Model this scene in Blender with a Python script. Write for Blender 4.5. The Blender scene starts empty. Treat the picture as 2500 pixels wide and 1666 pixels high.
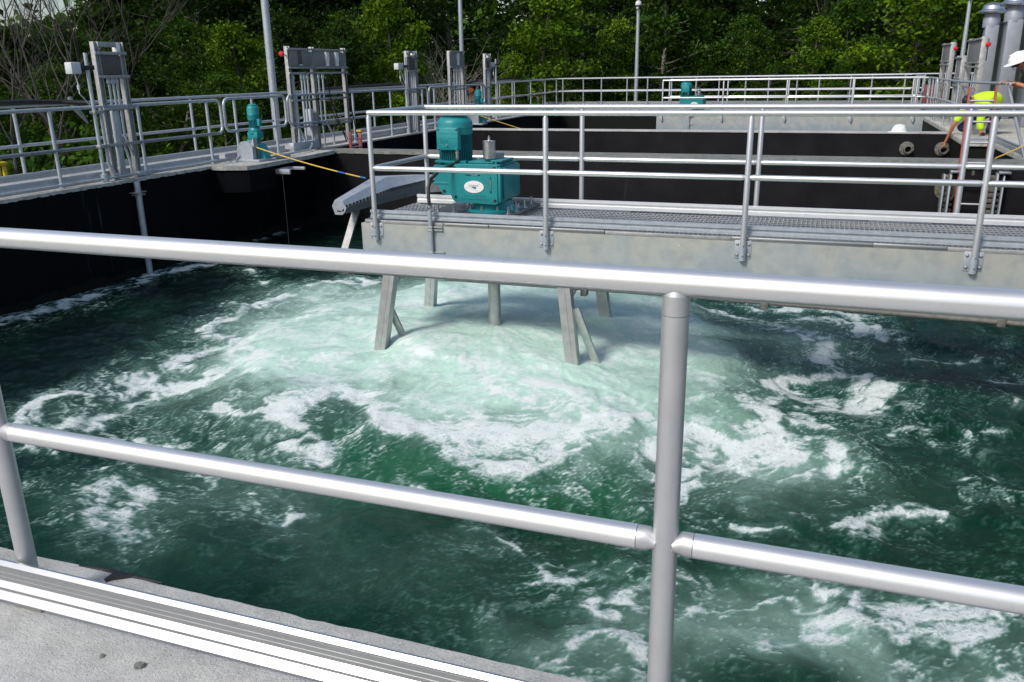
import bpy, bmesh, math, random
import numpy as np
from mathutils import Vector, Matrix
R = math.radians
SC = bpy.context.scene
COL = SC.collection

# ------------------------------------------------------------------ camera, sky, sun, exposure
cam_d = bpy.data.cameras.new('camera'); cam = bpy.data.objects.new('camera', cam_d); COL.objects.link(cam); SC.camera = cam
cam_d.sensor_width = 36.0; cam_d.lens = 29.714; cam_d.clip_start = 0.05; cam_d.clip_end = 1000.0
PIT, ROL, YAW = R(-17.72), R(-0.932), R(20.066)
fwd = Vector((-math.sin(YAW)*math.cos(PIT), math.cos(YAW)*math.cos(PIT), math.sin(PIT)))
rgt = Vector((math.cos(YAW), math.sin(YAW), 0)); upv = rgt.cross(fwd)
r2 = rgt*math.cos(ROL) + upv*math.sin(ROL); u2 = -rgt*math.sin(ROL) + upv*math.cos(ROL)
mm = Matrix((r2, u2, -fwd)).transposed().to_4x4(); mm.translation = (0, 0, 1.4001)
cam.matrix_world = mm

SUN_EL, SUN_AZ = R(45), R(-153)      # azimuth clockwise from +Y
world = bpy.data.worlds.new('World'); SC.world = world; world.use_nodes = True
wn = world.node_tree
sky = wn.nodes.new('ShaderNodeTexSky'); sky.sky_type = 'NISHITA'; sky.sun_disc = False
sky.sun_elevation = SUN_EL; sky.sun_rotation = SUN_AZ
sky.air_density = 1.0; sky.dust_density = 2.2; sky.ozone_density = 1.0
wn.links.new(sky.outputs[0], wn.nodes['Background'].inputs[0]); wn.nodes['Background'].inputs[1].default_value = 0.15
sl = bpy.data.lights.new('sun', 'SUN'); sun = bpy.data.objects.new('sun', sl); COL.objects.link(sun)
sl.energy = 2.8; sl.angle = R(14); sl.color = (1.0, 0.95, 0.88)
sd = Vector((math.sin(SUN_AZ)*math.cos(SUN_EL), math.cos(SUN_AZ)*math.cos(SUN_EL), math.sin(SUN_EL)))
sun.rotation_euler = sd.to_track_quat('Z', 'Y').to_euler()
SC.view_settings.view_transform = 'Standard'; SC.view_settings.look = 'None'
SC.view_settings.exposure = 0.05; SC.view_settings.gamma = 1.0; SC.view_settings.use_curve_mapping = False
SC.cycles.max_bounces = 6; SC.cycles.diffuse_bounces = 3; SC.cycles.glossy_bounces = 3; SC.cycles.transmission_bounces = 4
SC.cycles.sample_clamp_indirect = 6.0

# ------------------------------------------------------------------ materials
class N:
    def __init__(s, name):
        s.m = bpy.data.materials.new(name); s.m.use_nodes = True; s.t = s.m.node_tree
        s.b = s.t.nodes['Principled BSDF']; s.out = s.t.nodes['Material Output']
    def n(s, typ, **kw):
        x = s.t.nodes.new(typ)
        for k, v in kw.items():
            if k.startswith('i_'):
                key = k[2:]; key = int(key) if key.isdigit() else key.replace('_', ' ')
                if isinstance(v, bpy.types.NodeSocket): s.t.links.new(v, x.inputs[key])
                else: x.inputs[key].default_value = v
            else: setattr(x, k, v)
        return x
    def set(s, key, v):
        if isinstance(v, bpy.types.NodeSocket): s.t.links.new(v, s.b.inputs[key])
        else: s.b.inputs[key].default_value = v
    def noise(s, scale, detail=4, rough=.55, vec=None, dist=0.0):
        x = s.n('ShaderNodeTexNoise', i_Scale=scale, i_Detail=detail, i_Roughness=rough, i_Distortion=dist)
        if vec is not None: s.t.links.new(vec, x.inputs['Vector'])
        return x.outputs['Fac']
    def pos(s, scale=(1, 1, 1), kind='Object'):
        tc = s.n('ShaderNodeTexCoord'); mp = s.n('ShaderNodeMapping'); s.t.links.new(tc.outputs[kind], mp.inputs[0])
        mp.inputs['Scale'].default_value = scale
        return mp.outputs[0]
    def ramp(s, fac, stops, interp='LINEAR'):
        x = s.n('ShaderNodeValToRGB'); s.t.links.new(fac, x.inputs[0]); cr = x.color_ramp; cr.interpolation = interp
        while len(cr.elements) < len(stops): cr.elements.new(0.5)
        for e, (p, c) in zip(cr.elements, stops):
            e.position = p; e.color = (c, c, c, 1) if isinstance(c, (int, float)) else (*c, 1)
        return x.outputs[0]
    def mix(s, fac, a, b, typ='MIX'):
        x = s.n('ShaderNodeMix', data_type='RGBA', blend_type=typ)
        for i, v in ((0, fac), (6, a), (7, b)):
            if isinstance(v, bpy.types.NodeSocket): s.t.links.new(v, x.inputs[i])
            else: x.inputs[i].default_value = v if i == 0 else (*v, 1)
        return x.outputs[2]
    def math(s, op, a, b=0.0, clamp=False):
        x = s.n('ShaderNodeMath', operation=op, use_clamp=clamp)
        for i, v in ((0, a), (1, b)):
            if isinstance(v, bpy.types.NodeSocket): s.t.links.new(v, x.inputs[i])
            else: x.inputs[i].default_value = v
        return x.outputs[0]
    def bump(s, h, strength=.3, dist=.01):
        x = s.n('ShaderNodeBump', i_Strength=strength, i_Distance=dist); s.t.links.new(h, x.inputs['Height'])
        s.t.links.new(x.outputs[0], s.b.inputs['Normal']); return x

def plain(name, col, rough=.5, metal=0.0, var=.15, scale=30, bump=0.0, spec=None):
    m = N(name); v = m.pos()
    f = m.noise(scale, 4, .6, v)
    a = tuple(c*(1-var) for c in col); b = tuple(min(1, c*(1+var)) for c in col)
    m.set('Base Color', m.ramp(f, [(.3, a), (.7, b)])); m.set('Roughness', rough); m.set('Metallic', metal)
    if spec is not None: m.set('Specular IOR Level', spec)
    if bump: m.bump(m.noise(scale*4, 3, .6, v), bump, .004)
    return m.m

def mat_alu(name, col, rough, metal=1.0, var=.06):
    m = N(name); v = m.pos()
    f = m.noise(14, 5, .6, v); g = m.noise(420, 2, .5, v)
    c = m.ramp(f, [(.25, tuple(x*(1-var) for x in col)), (.75, tuple(min(1, x*(1+var)) for x in col))])
    c = m.mix(m.ramp(g, [(.70, 0.0), (.80, .22)]), c, tuple(x*.6 for x in col))
    c = m.mix(m.ramp(m.noise(38, 5, .7, v), [(.60, 0.0), (.78, .28)]), c, tuple(x*.55 for x in col))
    m.set('Base Color', c); m.set('Metallic', metal)
    m.set('Roughness', m.ramp(f, [(.2, rough*.97), (.8, rough*1.04)]))
    m.bump(m.noise(900, 2, .5, v), .06, .001)
    return m.m
def mat_concrete(name, a, b, speck=True, bump=.5, scale=9):
    m = N(name); v = m.pos()
    f = m.noise(scale, 6, .65, v); g = m.noise(scale*.22, 4, .6, v); h = m.noise(160, 3, .65, v)
    c = m.ramp(f, [(.3, a), (.72, b)])
    c = m.mix(m.ramp(g, [(.45, 0.0), (.75, .5)]), c, tuple(x*.6 for x in a))
    if speck:
        c = m.mix(m.ramp(h, [(.56, 0.0), (.68, .6)]), c, tuple(x*.45 for x in a))
        c = m.mix(m.ramp(m.noise(75, 4, .7, v), [(.56, 0.0), (.68, .5)]), c, tuple(x*.5 for x in a))
        c = m.mix(m.ramp(m.noise(120, 3, .6, m.pos((1.1, 1, 1))), [(.60, 0.0), (.70, .6)]), c, tuple(min(.75, x*1.5) for x in b))
    m.set('Base Color', c); m.set('Roughness', .92); m.set('Specular IOR Level', .2)
    k = m.math('ADD', m.noise(45, 5, .7, v), m.math('MULTIPLY', h, .6))
    m.bump(k, bump, .012)
    return m.m

M = {}
M['alu'] = mat_alu('brushed_aluminium', (.77, .775, .775), .36, .8, .02)
M['alu_post'] = mat_alu('aluminium_post', (.52, .527, .54), .48, .7)
M['alu_toe'] = mat_alu('extruded_aluminium', (.50, .51, .515), .32, .9, .03)
M['alu_kick'] = mat_alu('pale_aluminium', (.74, .75, .76), .42, .5, .04)
M['cast'] = mat_alu('cast_aluminium', (.53, .535, .545), .46, .7, .10)
M['steel_grey'] = mat_alu('weathered_steel', (.36, .36, .36), .55, .6, .25)
M['steel_far'] = mat_alu('galvanised_steel', (.42, .46, .50), .5, .5, .15)
M['stainless'] = mat_alu('stainless_steel', (.60, .60, .58), .38, .85, .15)
M['tin'] = mat_alu('zinc_can', (.55, .57, .58), .3, .95, .3)
M['concrete'] = mat_concrete('concrete', (.35, .355, .345), (.53, .535, .52))
M['lip'] = mat_concrete('weathered_concrete', (.30, .30, .275), (.62, .62, .58), True, .7, 14)
M['divtop'] = mat_concrete('dirty_concrete', (.13, .135, .125), (.27, .28, .26), True, .6, 11)
def mat_paint(name, col):
    m = N(name); v = m.pos(); f = m.noise(5, 5, .65, v); g = m.noise(26, 4, .65, v); d = m.noise(9, 5, .7, m.pos((1, 1, .25)))
    c = m.ramp(f, [(.3, tuple(x*.85 for x in col)), (.7, tuple(x*1.12 for x in col))])
    c = m.mix(m.ramp(d, [(.56, 0.0), (.74, .45)]), c, (.045, .085, .085))
    c = m.mix(m.ramp(g, [(.68, 0.0), (.74, .65)]), c, (.10, .13, .125))
    c = m.mix(m.ramp(m.noise(70, 3, .6, v), [(.72, 0.0), (.76, .5)]), c, (.22, .24, .22))
    m.set('Base Color', c); m.set('Roughness', m.ramp(g, [(.3, .34), (.7, .52)])); m.bump(m.noise(60, 3, .6, v), .12, .003); return m.m
M['teal'] = mat_paint('teal_paint', (.008, .235, .25))
M['teal_dark'] = plain('teal_paint_fins', (.006, .16, .19), .45, 0, .2, 20)
M['black'] = plain('black_rubber', (.012, .012, .013), .55, 0, .3)
M['white'] = plain('white_plastic', (.78, .78, .78), .4, 0, .04)
M['boxgrey'] = plain('light_grey_plastic', (.55, .57, .58), .45, 0, .05)
M['red'] = plain('red_plastic', (.62, .02, .015), .4, 0, .1)
M['fibre_red'] = plain('red_fibreglass', (.40, .10, .09), .5, 0, .2, 20)
M['yellow'] = plain('yellow_paint', (.72, .50, .02), .5, 0, .08)
M['rope'] = plain('yellow_rope', (.62, .43, .08), .8, 0, .25, 120)
M['rope_blue'] = plain('blue_rope', (.03, .13, .42), .8, 0, .2, 120)
M['panel'] = plain('grey_panel', (.21, .215, .22), .5, .1, .1, 12)
M['panel_brown'] = plain('brown_grey_panel', (.085, .078, .07), .55, 0, .1, 12)
M['stackgreen'] = plain('grey_green_cladding', (.10, .125, .115), .55, 0, .12, 6)
M['stackgrey'] = plain('grey_cladding', (.26, .28, .33), .5, .2, .08, 6)
M['brick'] = plain('rust_brown_paint', (.20, .055, .045), .7, 0, .25, 20)
M['wood'] = plain('weathered_wood', (.24, .17, .125), .85, 0, .3, 25)
M['skin'] = plain('skin', (.42, .17, .095), .6, 0, .08)
M['hivis'] = plain('lime_shirt', (.52, .80, .015), .75, 0, .06, 14)
M['vest'] = plain('lime_vest', (.38, .52, .04), .8, 0, .2, 14)
M['shirt_dark'] = plain('olive_shirt', (.06, .055, .035), .85, 0, .3, 14)
M['jeans'] = plain('blue_jeans', (.025, .045, .10), .85, 0, .3, 40)
M['hair'] = plain('dark_hair', (.012, .010, .009), .6, 0, .3)
M['iron_and_shade'] = plain('grey_iron_and_shaded_steel', (.17, .165, .15), .7, .3, .3, 30, .4)  # iron of the pipe stubs; also the shade tone of the under-beam conduit
M['crust'] = plain('encrusted_iron', (.10, .095, .075), .9, .1, .5, 18, .8)
M['hole'] = plain('pipe_bore', (.004, .004, .004), .9)
M['dark_plate'] = plain('dark_steel_plate', (.085, .085, .09), .5, .4, .2, 20)
M['galv'] = None

def mat_beam():
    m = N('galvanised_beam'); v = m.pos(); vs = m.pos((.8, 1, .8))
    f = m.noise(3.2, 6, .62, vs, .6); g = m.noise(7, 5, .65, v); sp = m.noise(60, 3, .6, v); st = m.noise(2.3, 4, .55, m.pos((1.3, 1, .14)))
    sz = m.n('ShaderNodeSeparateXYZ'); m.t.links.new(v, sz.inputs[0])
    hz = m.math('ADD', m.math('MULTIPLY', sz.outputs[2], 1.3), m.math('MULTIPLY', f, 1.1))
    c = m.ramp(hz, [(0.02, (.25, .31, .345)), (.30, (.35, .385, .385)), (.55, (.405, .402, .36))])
    c = m.mix(m.ramp(g, [(.42, 0.0), (.66, .6)]), c, (.25, .285, .305))
    c = m.mix(m.ramp(st, [(.63, 0.0), (.74, .42)]), c, (.16, .16, .16))
    c = m.mix(m.ramp(sp, [(.69, 0.0), (.75, .55)]), c, (.30, .16, .06))
    c = m.mix(m.ramp(m.noise(75, 2, .5, m.pos((1, 1, .5))), [(.735, 0.0), (.76, .8)]), c, (.7, .7, .68))
    m.set('Base Color', c); m.set('Metallic', .25); m.set('Roughness', .62); m.bump(sp, .15, .003)
    return m.m
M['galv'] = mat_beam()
def mat_wall(name, col, streak, spec=.12, tide=1.9):
    m = N(name); v = m.pos(); vs = m.pos((1.1, 1.1, .05))
    f = m.noise(2.2, 5, .6, v); s = m.noise(9.0, 4, .6, vs); k = m.noise(40, 3, .6, v)
    c = m.ramp(f, [(.3, tuple(x*.7 for x in col)), (.7, tuple(x*1.3 for x in col))])
    c = m.mix(m.ramp(s, [(.66, 0.0), (.74, streak)]), c, (.16, .19, .20))
    c = m.mix(m.ramp(k, [(.72, 0.0), (.8, .25)]), c, (.08, .08, .08))
    sz = m.n('ShaderNodeSeparateXYZ'); m.t.links.new(v, sz.inputs[0])
    td = m.math('ADD', sz.outputs[2], m.math('MULTIPLY', m.noise(3, 5, .7, v), .35))
    c = m.mix(m.ramp(td, [(.0, .5), (.001, .5)]) if 0 else m.math('MULTIPLY', m.math('LESS_THAN', td, tide), .55), c, (.016, .020, .014))
    m.set('Base Color', c); m.set('Roughness', .6); m.set('Specular IOR Level', spec); m.bump(k, .2, .006)
    return m.m
M['wall_black'] = mat_wall('black_coating', (.004, .0045, .006), .22, .06)
M['wall_div'] = mat_wall('black_brown_coating', (.0105, .010, .0115), .07, .1)
def mat_ground():
    m = N('soil_and_grass'); v = m.pos(); f = m.noise(.7, 6, .6, v)
    m.set('Base Color', m.ramp(f, [(.3, (.02, .025, .01)), (.6, (.035, .06, .015)), (.8, (.08, .07, .04))])); m.set('Roughness', .95)
    m.bump(m.noise(9, 4, .6, v), .8, .08); return m.m
M['ground'] = mat_ground()
M['bark'] = plain('bark', (.105, .09, .075), .9, 0, .35, 14, .6)
M['bark_dead'] = plain('dead_bark', (.055, .048, .042), .9, 0, .35, 14, .6)
M['bark_pale'] = plain('pale_bark', (.26, .235, .20), .9, 0, .3, 14, .6)
def mat_leaf(name, c0, c1, c2):
    m = N(name); at = m.n('ShaderNodeAttribute', attribute_name='tone')
    c = m.ramp(at.outputs['Fac'], [(0.0, c0), (.5, c1), (1.0, c2)])
    d = m.n('ShaderNodeBsdfDiffuse'); t = m.n('ShaderNodeBsdfTranslucent'); gl = m.n('ShaderNodeBsdfGlossy', i_Roughness=.45)
    m.t.links.new(c, d.inputs[0]); m.t.links.new(m.mix(.5, c, (.10, .16, .01)), t.inputs[0])
    mx = m.n('ShaderNodeMixShader', i_0=.22); m.t.links.new(d.outputs[0], mx.inputs[1]); m.t.links.new(t.outputs[0], mx.inputs[2])
    m2 = m.n('ShaderNodeMixShader', i_0=.008); m.t.links.new(mx.outputs[0], m2.inputs[1]); m.t.links.new(gl.outputs[0], m2.inputs[2])
    m.t.links.new(m2.outputs[0], m.out.inputs[0]); return m.m
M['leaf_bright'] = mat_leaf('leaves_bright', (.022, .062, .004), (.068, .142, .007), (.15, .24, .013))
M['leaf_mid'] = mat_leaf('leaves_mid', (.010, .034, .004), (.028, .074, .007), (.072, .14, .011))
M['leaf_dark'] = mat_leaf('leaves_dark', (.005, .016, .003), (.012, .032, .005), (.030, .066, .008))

# ------------------------------------------------------------------ mesh helpers
ORG = {}
def tag(o, label=None, cat=None, group=None, kind=None):
    if label: o['label'] = label
    if cat: o['category'] = cat
    if group: o['group'] = group
    if kind: o['kind'] = kind
    return o
def thing(name, label, cat, loc=(0, 0, 0), group=None):
    o = bpy.data.objects.new(name, None); COL.objects.link(o); o.location = loc; o.empty_display_size = .1
    ORG[o.name] = Vector(loc); return tag(o, label, cat, group)

class MB:
    def __init__(s): s.v = []; s.f = []; s.sm = []
    def add(s, vs, fs, smooth=False):
        k = len(s.v); s.v += [tuple(p) for p in vs]
        for f in fs: s.f.append(tuple(i+k for i in f)); s.sm.append(smooth)
        return s
    def box(s, a, b, bev=0.0, rot=None, piv=None):
        x0, x1 = min(a[0], b[0]), max(a[0], b[0]); y0, y1 = min(a[1], b[1]), max(a[1], b[1]); z0, z1 = min(a[2], b[2]), max(a[2], b[2])
        if bev:
            bm = bmesh.new(); bmesh.ops.create_cube(bm, size=1.0)
            for v in bm.verts: v.co = Vector(((x0+x1)/2+v.co.x*(x1-x0), (y0+y1)/2+v.co.y*(y1-y0), (z0+z1)/2+v.co.z*(z1-z0)))
            bmesh.ops.bevel(bm, geom=bm.edges[:], offset=bev, segments=2, affect='EDGES', profile=.5)
            bm.verts.index_update(); vs = [v.co.copy() for v in bm.verts]; fs = [[v.index for v in f.verts] for f in bm.faces]; bm.free()
        else:
            vs = [Vector(p) for p in ((x0,y0,z0),(x1,y0,z0),(x1,y1,z0),(x0,y1,z0),(x0,y0,z1),(x1,y0,z1),(x1,y1,z1),(x0,y1,z1))]
            fs = [(0,3,2,1),(4,5,6,7),(0,1,5,4),(1,2,6,5),(2,3,7,6),(3,0,4,7)]
        if rot is not None:
            c = Vector(piv) if piv else Vector(((x0+x1)/2, (y0+y1)/2, (z0+z1)/2))
            vs = [rot @ (p-c) + c for p in vs]
        return s.add(vs, fs)
    def ring(s, c, t, r, n, ref=None):
        t = t.normalized(); a = Vector((0, 0, 1)) if abs(t.z) < .9 else Vector((1, 0, 0))
        if ref is not None: a = ref
        u = t.cross(a).normalized(); w = t.cross(u)
        return [c + u*(r*math.cos(2*math.pi*i/n)) + w*(r*math.sin(2*math.pi*i/n)) for i in range(n)], w
    def tube(s, pts, r, n=12, caps=True):
        pts = [Vector(p) for p in pts]; rs = r if isinstance(r, (list, tuple)) else [r]*len(pts)
        rings = []; ref = None
        for i, p in enumerate(pts):
            t = pts[min(i+1, len(pts)-1)] - pts[max(i-1, 0)]
            if t.length < 1e-9: t = Vector((0, 0, 1))
            t.normalize()
            if ref is None: ref = Vector((0, 0, 1)) if abs(t.z) < .9 else Vector((1, 0, 0))
            u = t.cross(ref)
            if u.length < 1e-5: u = t.cross(Vector((.3, 1, .2)))
            u.normalize(); w = u.cross(t); ref = w
            rings.append([p + u*(rs[i]*math.cos(2*math.pi*k/n)) + w*(rs[i]*math.sin(2*math.pi*k/n)) for k in range(n)])
        vs = [p for rg in rings for p in rg]; fs = []
        for i in range(len(rings)-1):
            for k in range(n):
                k2 = (k+1) % n; fs.append((i*n+k, i*n+k2, (i+1)*n+k2, (i+1)*n+k))
        s.add(vs, fs, True)
        if caps:
            s.add(rings[0], [tuple(range(n))[::-1]]); s.add(rings[-1], [tuple(range(n))])
        return s
    def lathe(s, c, prof, n=24, axis=(0, 0, 1), caps=True):
        c = Vector(c); ax = Vector(axis).normalized(); a = Vector((1, 0, 0)) if abs(ax.x) < .9 else Vector((0, 1, 0))
        u = ax.cross(a).normalized(); w = ax.cross(u)
        vs = []; fs = []
        for r, h in prof:
            for k in range(n): vs.append(c + ax*h + u*(r*math.cos(2*math.pi*k/n)) + w*(r*math.sin(2*math.pi*k/n)))
        for i in range(len(prof)-1):
            for k in range(n):
                k2 = (k+1) % n; fs.append((i*n+k, i*n+k2, (i+1)*n+k2, (i+1)*n+k))
        s.add(vs, fs, True)
        if caps:
            if prof[0][0] > 1e-6: s.add(vs[:n], [tuple(range(n))[::-1]])
            if prof[-1][0] > 1e-6: s.add(vs[-n:], [tuple(range(n))])
        return s
    def prism(s, poly, off):
        # poly: 3d points of one end, off: extrusion vector
        p = [Vector(q) for q in poly]; o = Vector(off); n = len(p)
        vs = p + [q+o for q in p]
        fs = [tuple(range(n))[::-1], tuple(range(n, 2*n))] + [(i, (i+1) % n, n+(i+1) % n, n+i) for i in range(n)]
        return s.add(vs, fs)
    def loft(s, secs, caps=True, closed=True):
        n = len(secs[0]); vs = [p for q in secs for p in q]; fs = []
        for i in range(len(secs)-1):
            for k in range(n if closed else n-1):
                k2 = (k+1) % n; fs.append((i*n+k, i*n+k2, (i+1)*n+k2, (i+1)*n+k))
        s.add(vs, fs)
        if caps: s.add(secs[0], [tuple(range(n))[::-1]]); s.add(secs[-1], [tuple(range(n))])
        return s
    def build(s, name, mat, parent=None, fix=True):
        me = bpy.data.meshes.new(name); o0 = ORG.get(parent.name, Vector()) if parent else Vector()
        me.from_pydata([(p[0]-o0.x, p[1]-o0.y, p[2]-o0.z) for p in s.v], [], s.f)
        me.polygons.foreach_set('use_smooth', s.sm)
        if fix:
            bm = bmesh.new(); bm.from_mesh(me); bmesh.ops.recalc_face_normals(bm, faces=bm.faces[:]); bm.to_mesh(me); bm.free()
        me.update(); me.set_sharp_from_angle(angle=R(38))
        me.materials.append(mat if not isinstance(mat, str) else M[mat])
        o = bpy.data.objects.new(name, me); COL.objects.link(o)
        if parent: o.parent = parent
        ORG[o.name] = o0
        return o
def struct(name, mb, mat): return tag(mb.build(name, mat), kind='structure')
def solo(name, mb, mat, label, cat, group=None): return tag(mb.build(name, mat), label, cat, group)
def copy_tree(o, parent=None):
    c = o.copy(); COL.objects.link(c); ORG[c.name] = ORG.get(o.name, Vector())
    if parent is not None: c.parent = parent
    for ch in list(o.children): copy_tree(ch, c)
    return c
def text_mesh(s, size, mat, name, parent, loc, rot, extrude=.001):
    cu = bpy.data.curves.new('t', 'FONT'); cu.body = s; cu.size = size; cu.extrude = extrude; cu.align_x = 'CENTER'; cu.align_y = 'CENTER'
    ob = bpy.data.objects.new('t', cu); COL.objects.link(ob); dg = bpy.context.evaluated_depsgraph_get(); dg.update()
    me = bpy.data.meshes.new_from_object(ob.evaluated_get(dg)); bpy.data.objects.remove(ob)
    o0 = ORG.get(parent.name, Vector())
    mx = Matrix.Translation(Vector(loc)-o0) @ rot.to_4x4(); me.transform(mx)
    me.materials.clear(); me.materials.append(M[mat]); o = bpy.data.objects.new(name, me); COL.objects.link(o); o.parent = parent; ORG[o.name] = o0
    return o
FACE_CAM = Matrix.Rotation(R(90), 3, 'X')     # text standing up, facing -Y
RAD = .0241

# ------------------------------------------------------------------ ground, tank and walkways (the setting)
WL = -1.40                                            # mean water level
g = MB(); g.add([(-150, -60, -1.0), (-10.7, -60, -1.0), (-10.7, 250, -1.0), (-150, 250, -1.0), (4.6, -60, -1.0), (150, -60, -1.0), (150, 250, -1.0), (4.6, 250, -1.0), (-10.7, 33, -1.0), (4.6, 33, -1.0)],
      [(0, 1, 8, 3), (8, 2, 3), (4, 5, 6, 9), (9, 6, 7), (8, 9, 7, 2)])
struct('ground', g, 'ground')
# near walkway: broken-edged concrete slab the photographer stands on
rng = random.Random(3)
n_ = 240; xs = [-7 + 12.0*i/n_ for i in range(n_+1)]; ey = []; e = 0
for i in range(n_+1):
    e = e*.6 + rng.uniform(-.0035, .0035); ey.append(1.648 + e + (rng.uniform(-.010, 0) if rng.random() < .05 else 0))
w = MB(); vs = []; fs = []
for x, y in zip(xs, ey): vs += [(x, -2.5, 0), (x, y-.008, 0), (x, y, -.010), (x, 1.63, -.30)]
for i in range(n_):
    for k in range(3): fs.append((4*i+k, 4*i+4+k, 4*i+5+k, 4*i+1+k))
w.add(vs, fs); struct('walkway', w, 'concrete')
w = MB(); w.box((-10.7, -2.5, -.5), (-9.36, 33.3, -.03)); struct('walkway', w, 'lip')
w = MB(); w.box((-10.46, -2.5, -.03), (-9.63, 31.3, .05), .004); struct('walkway', w, 'concrete')
w = MB(); w.box((-9.36, 31.3, -.04), (4.6, 33.3, .05), .004); struct('walkway', w, 'concrete')
w = MB(); w.box((2.95, 14.95, -.10), (4.6, 31.3, 0), .004).box((2.55, 20.8, -.10), (2.945, 31.3, .003), .004).box((2.5, 18.4, -.10), (2.945, 20.38, -.003), .004).box((3.1, -2.5, -.5), (4.6, 14.36, 0), .004)
struct('walkway', w, 'lip')

def wall(boxes, m, label):
    b = MB()
    for a, c in boxes: b.box(a, c)
    return b
w = thing('tank_wall', 'black coated tank wall with white drip streaks below the left walkway', 'wall', (-9.5, 8, -3))
wall([((-9.75, -2.5, -3), (-9.352, 33, -.035))], 0, 0).build('wall_face', 'wall_black', w)
b = MB()
r = random.Random(5); N_ = 320; prof = []
for i in range(N_+1):
    y = -2.5 + 14.1*i/N_; o = r.uniform(-.006, .006) - (r.uniform(0, .03) if r.random() < .10 else 0)
    prof.append([(-9.55, y, -.03), (-9.55, y, .004), (-9.335+o, y, .004 + r.uniform(-.004, 0)), (-9.33+o, y, -.035-r.uniform(0, .012))])
b.loft(prof); b.box((-9.55, 14.92, -.03), (-9.335, 31.3, .004), .003); b.build('coping', 'lip', w)
b = MB()                                              # wider platform under the winch
pts = [(-9.55, 11.50), (-9.15, 11.42), (-8.72, 11.56), (-8.66, 11.75), (-8.70, 12.8), (-8.80, 14.38), (-9.55, 14.38)]
b.prism([(x, y, -.06) for x, y in pts], (0, 0, .067)); b.build('platform', 'lip', w)
b = MB(); b.prism([(-9.35, 11.5, -.42), (-9.1, 11.46, -.42), (-8.72, 11.6, -.42), (-8.69, 11.78, -.42), (-8.70, 12.3, -.42), (-9.35, 12.3, -.42)], (0, 0, .358)); b.build('corbel', 'wall_black', w)
dv = thing('tank_wall', 'thin dividing wall with grey dirty top behind the near bridge', 'wall', (-3, 14.6, -3))
wall([((-9.352, 14.42, -3), (4.6, 14.93, -.045))], 0, 0).build('wall_face', 'wall_div', dv)
b = MB(); r = random.Random(9); prof = []
for i in range(161):
    x = -9.35 + 13.0*i/160; o = r.uniform(-.006, .006)
    prof.append([(x, 14.95, -.045), (x, 14.95+o, -.002), (x, 14.41+o, -.002-r.uniform(0, .005)), (x, 14.405, -.045-r.uniform(0, .01))])
b.loft(prof); b.build('coping', 'divtop', dv)
w2 = thing('tank_wall', 'black channel wall carrying two pipe stubs and a white hard hat', 'wall', (-3, 20.6, -3))
wall([((-9.352, 20.42, -3), (2.5, 20.78, -.02))], 0, 0).build('wall_face', 'wall_div', w2)
b = MB(); b.box((-9.352, 20.40, -.02), (2.5, 20.80, .012), .004); b.build('coping', 'concrete', w2)
solo('tank_wall', wall([((3.1, -2.5, -3), (3.5, 14.36, -.5)), ((2.97, 14.95, -3), (3.4, 20.4, -.105)), ((2.57, 20.8, -3), (3.0, 31.3, -.105)), ((2.52, 18.45, -3), (2.96, 20.38, -.105))], 0, 0), 'wall_black', 'black tank wall below the right walkway, edge of the frame', 'wall')
solo('tank_wall', wall([((-9.352, 31.32, -3), (2.6, 33.2, -.045))], 0, 0), 'wall_black', 'far black tank wall under the far railing', 'wall')
solo('tank_wall', wall([((-9.352, 1.2, -3), (3.1, 1.628, -.3))], 0, 0), 'wall_black', 'near tank wall under the foreground walkway edge', 'wall')
b = MB(); b.add([(-9.36, 14.9, -1.9), (3.1, 14.9, -1.9), (3.1, 31.4, -1.9), (-9.36, 31.4, -1.9)], [(0, 1, 2, 3)])
wm = plain('still_dark_water', (.006, .02, .016), .08); struct('water', b, wm)

# ------------------------------------------------------------------ railings
def rail_run(mb, pts, r=RAD, n=16): mb.tube(pts, r, n); return mb
def toe_profile(x0, x1, y, z0, h, d, face=-1):
    # ribbed aluminium kick plate along X; face -1: ribs toward -Y
    s_ = face
    P = [(0, 1.0), (.35, 1.0), (1.0, .925), (1.0, .90), (.35, .89)]
    for h_ in (.79, .67, .55): P += [(.35, h_+.006), (.41, h_+.004), (.41, h_-.004), (.35, h_-.006)]
    P += [(.35, .45), (1.15, .345), (1.15, .335), (.35, .325), (.35, .165), (1.3, .03), (1.3, .0), (0, 0)]
    return [[(x, y + s_*d*(p-.35), z0 + h*q) for p, q in P] for x in (x0, x1)]
def toe_profile_simple(h0, h1, d):
    return [(0, h1), (d, h1-.006), (d, h1-.028), (d*.3, h1-.034), (d*.3, h1-.052), (d, h1-.058), (d, h0+.004), (0, h0)]

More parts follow.
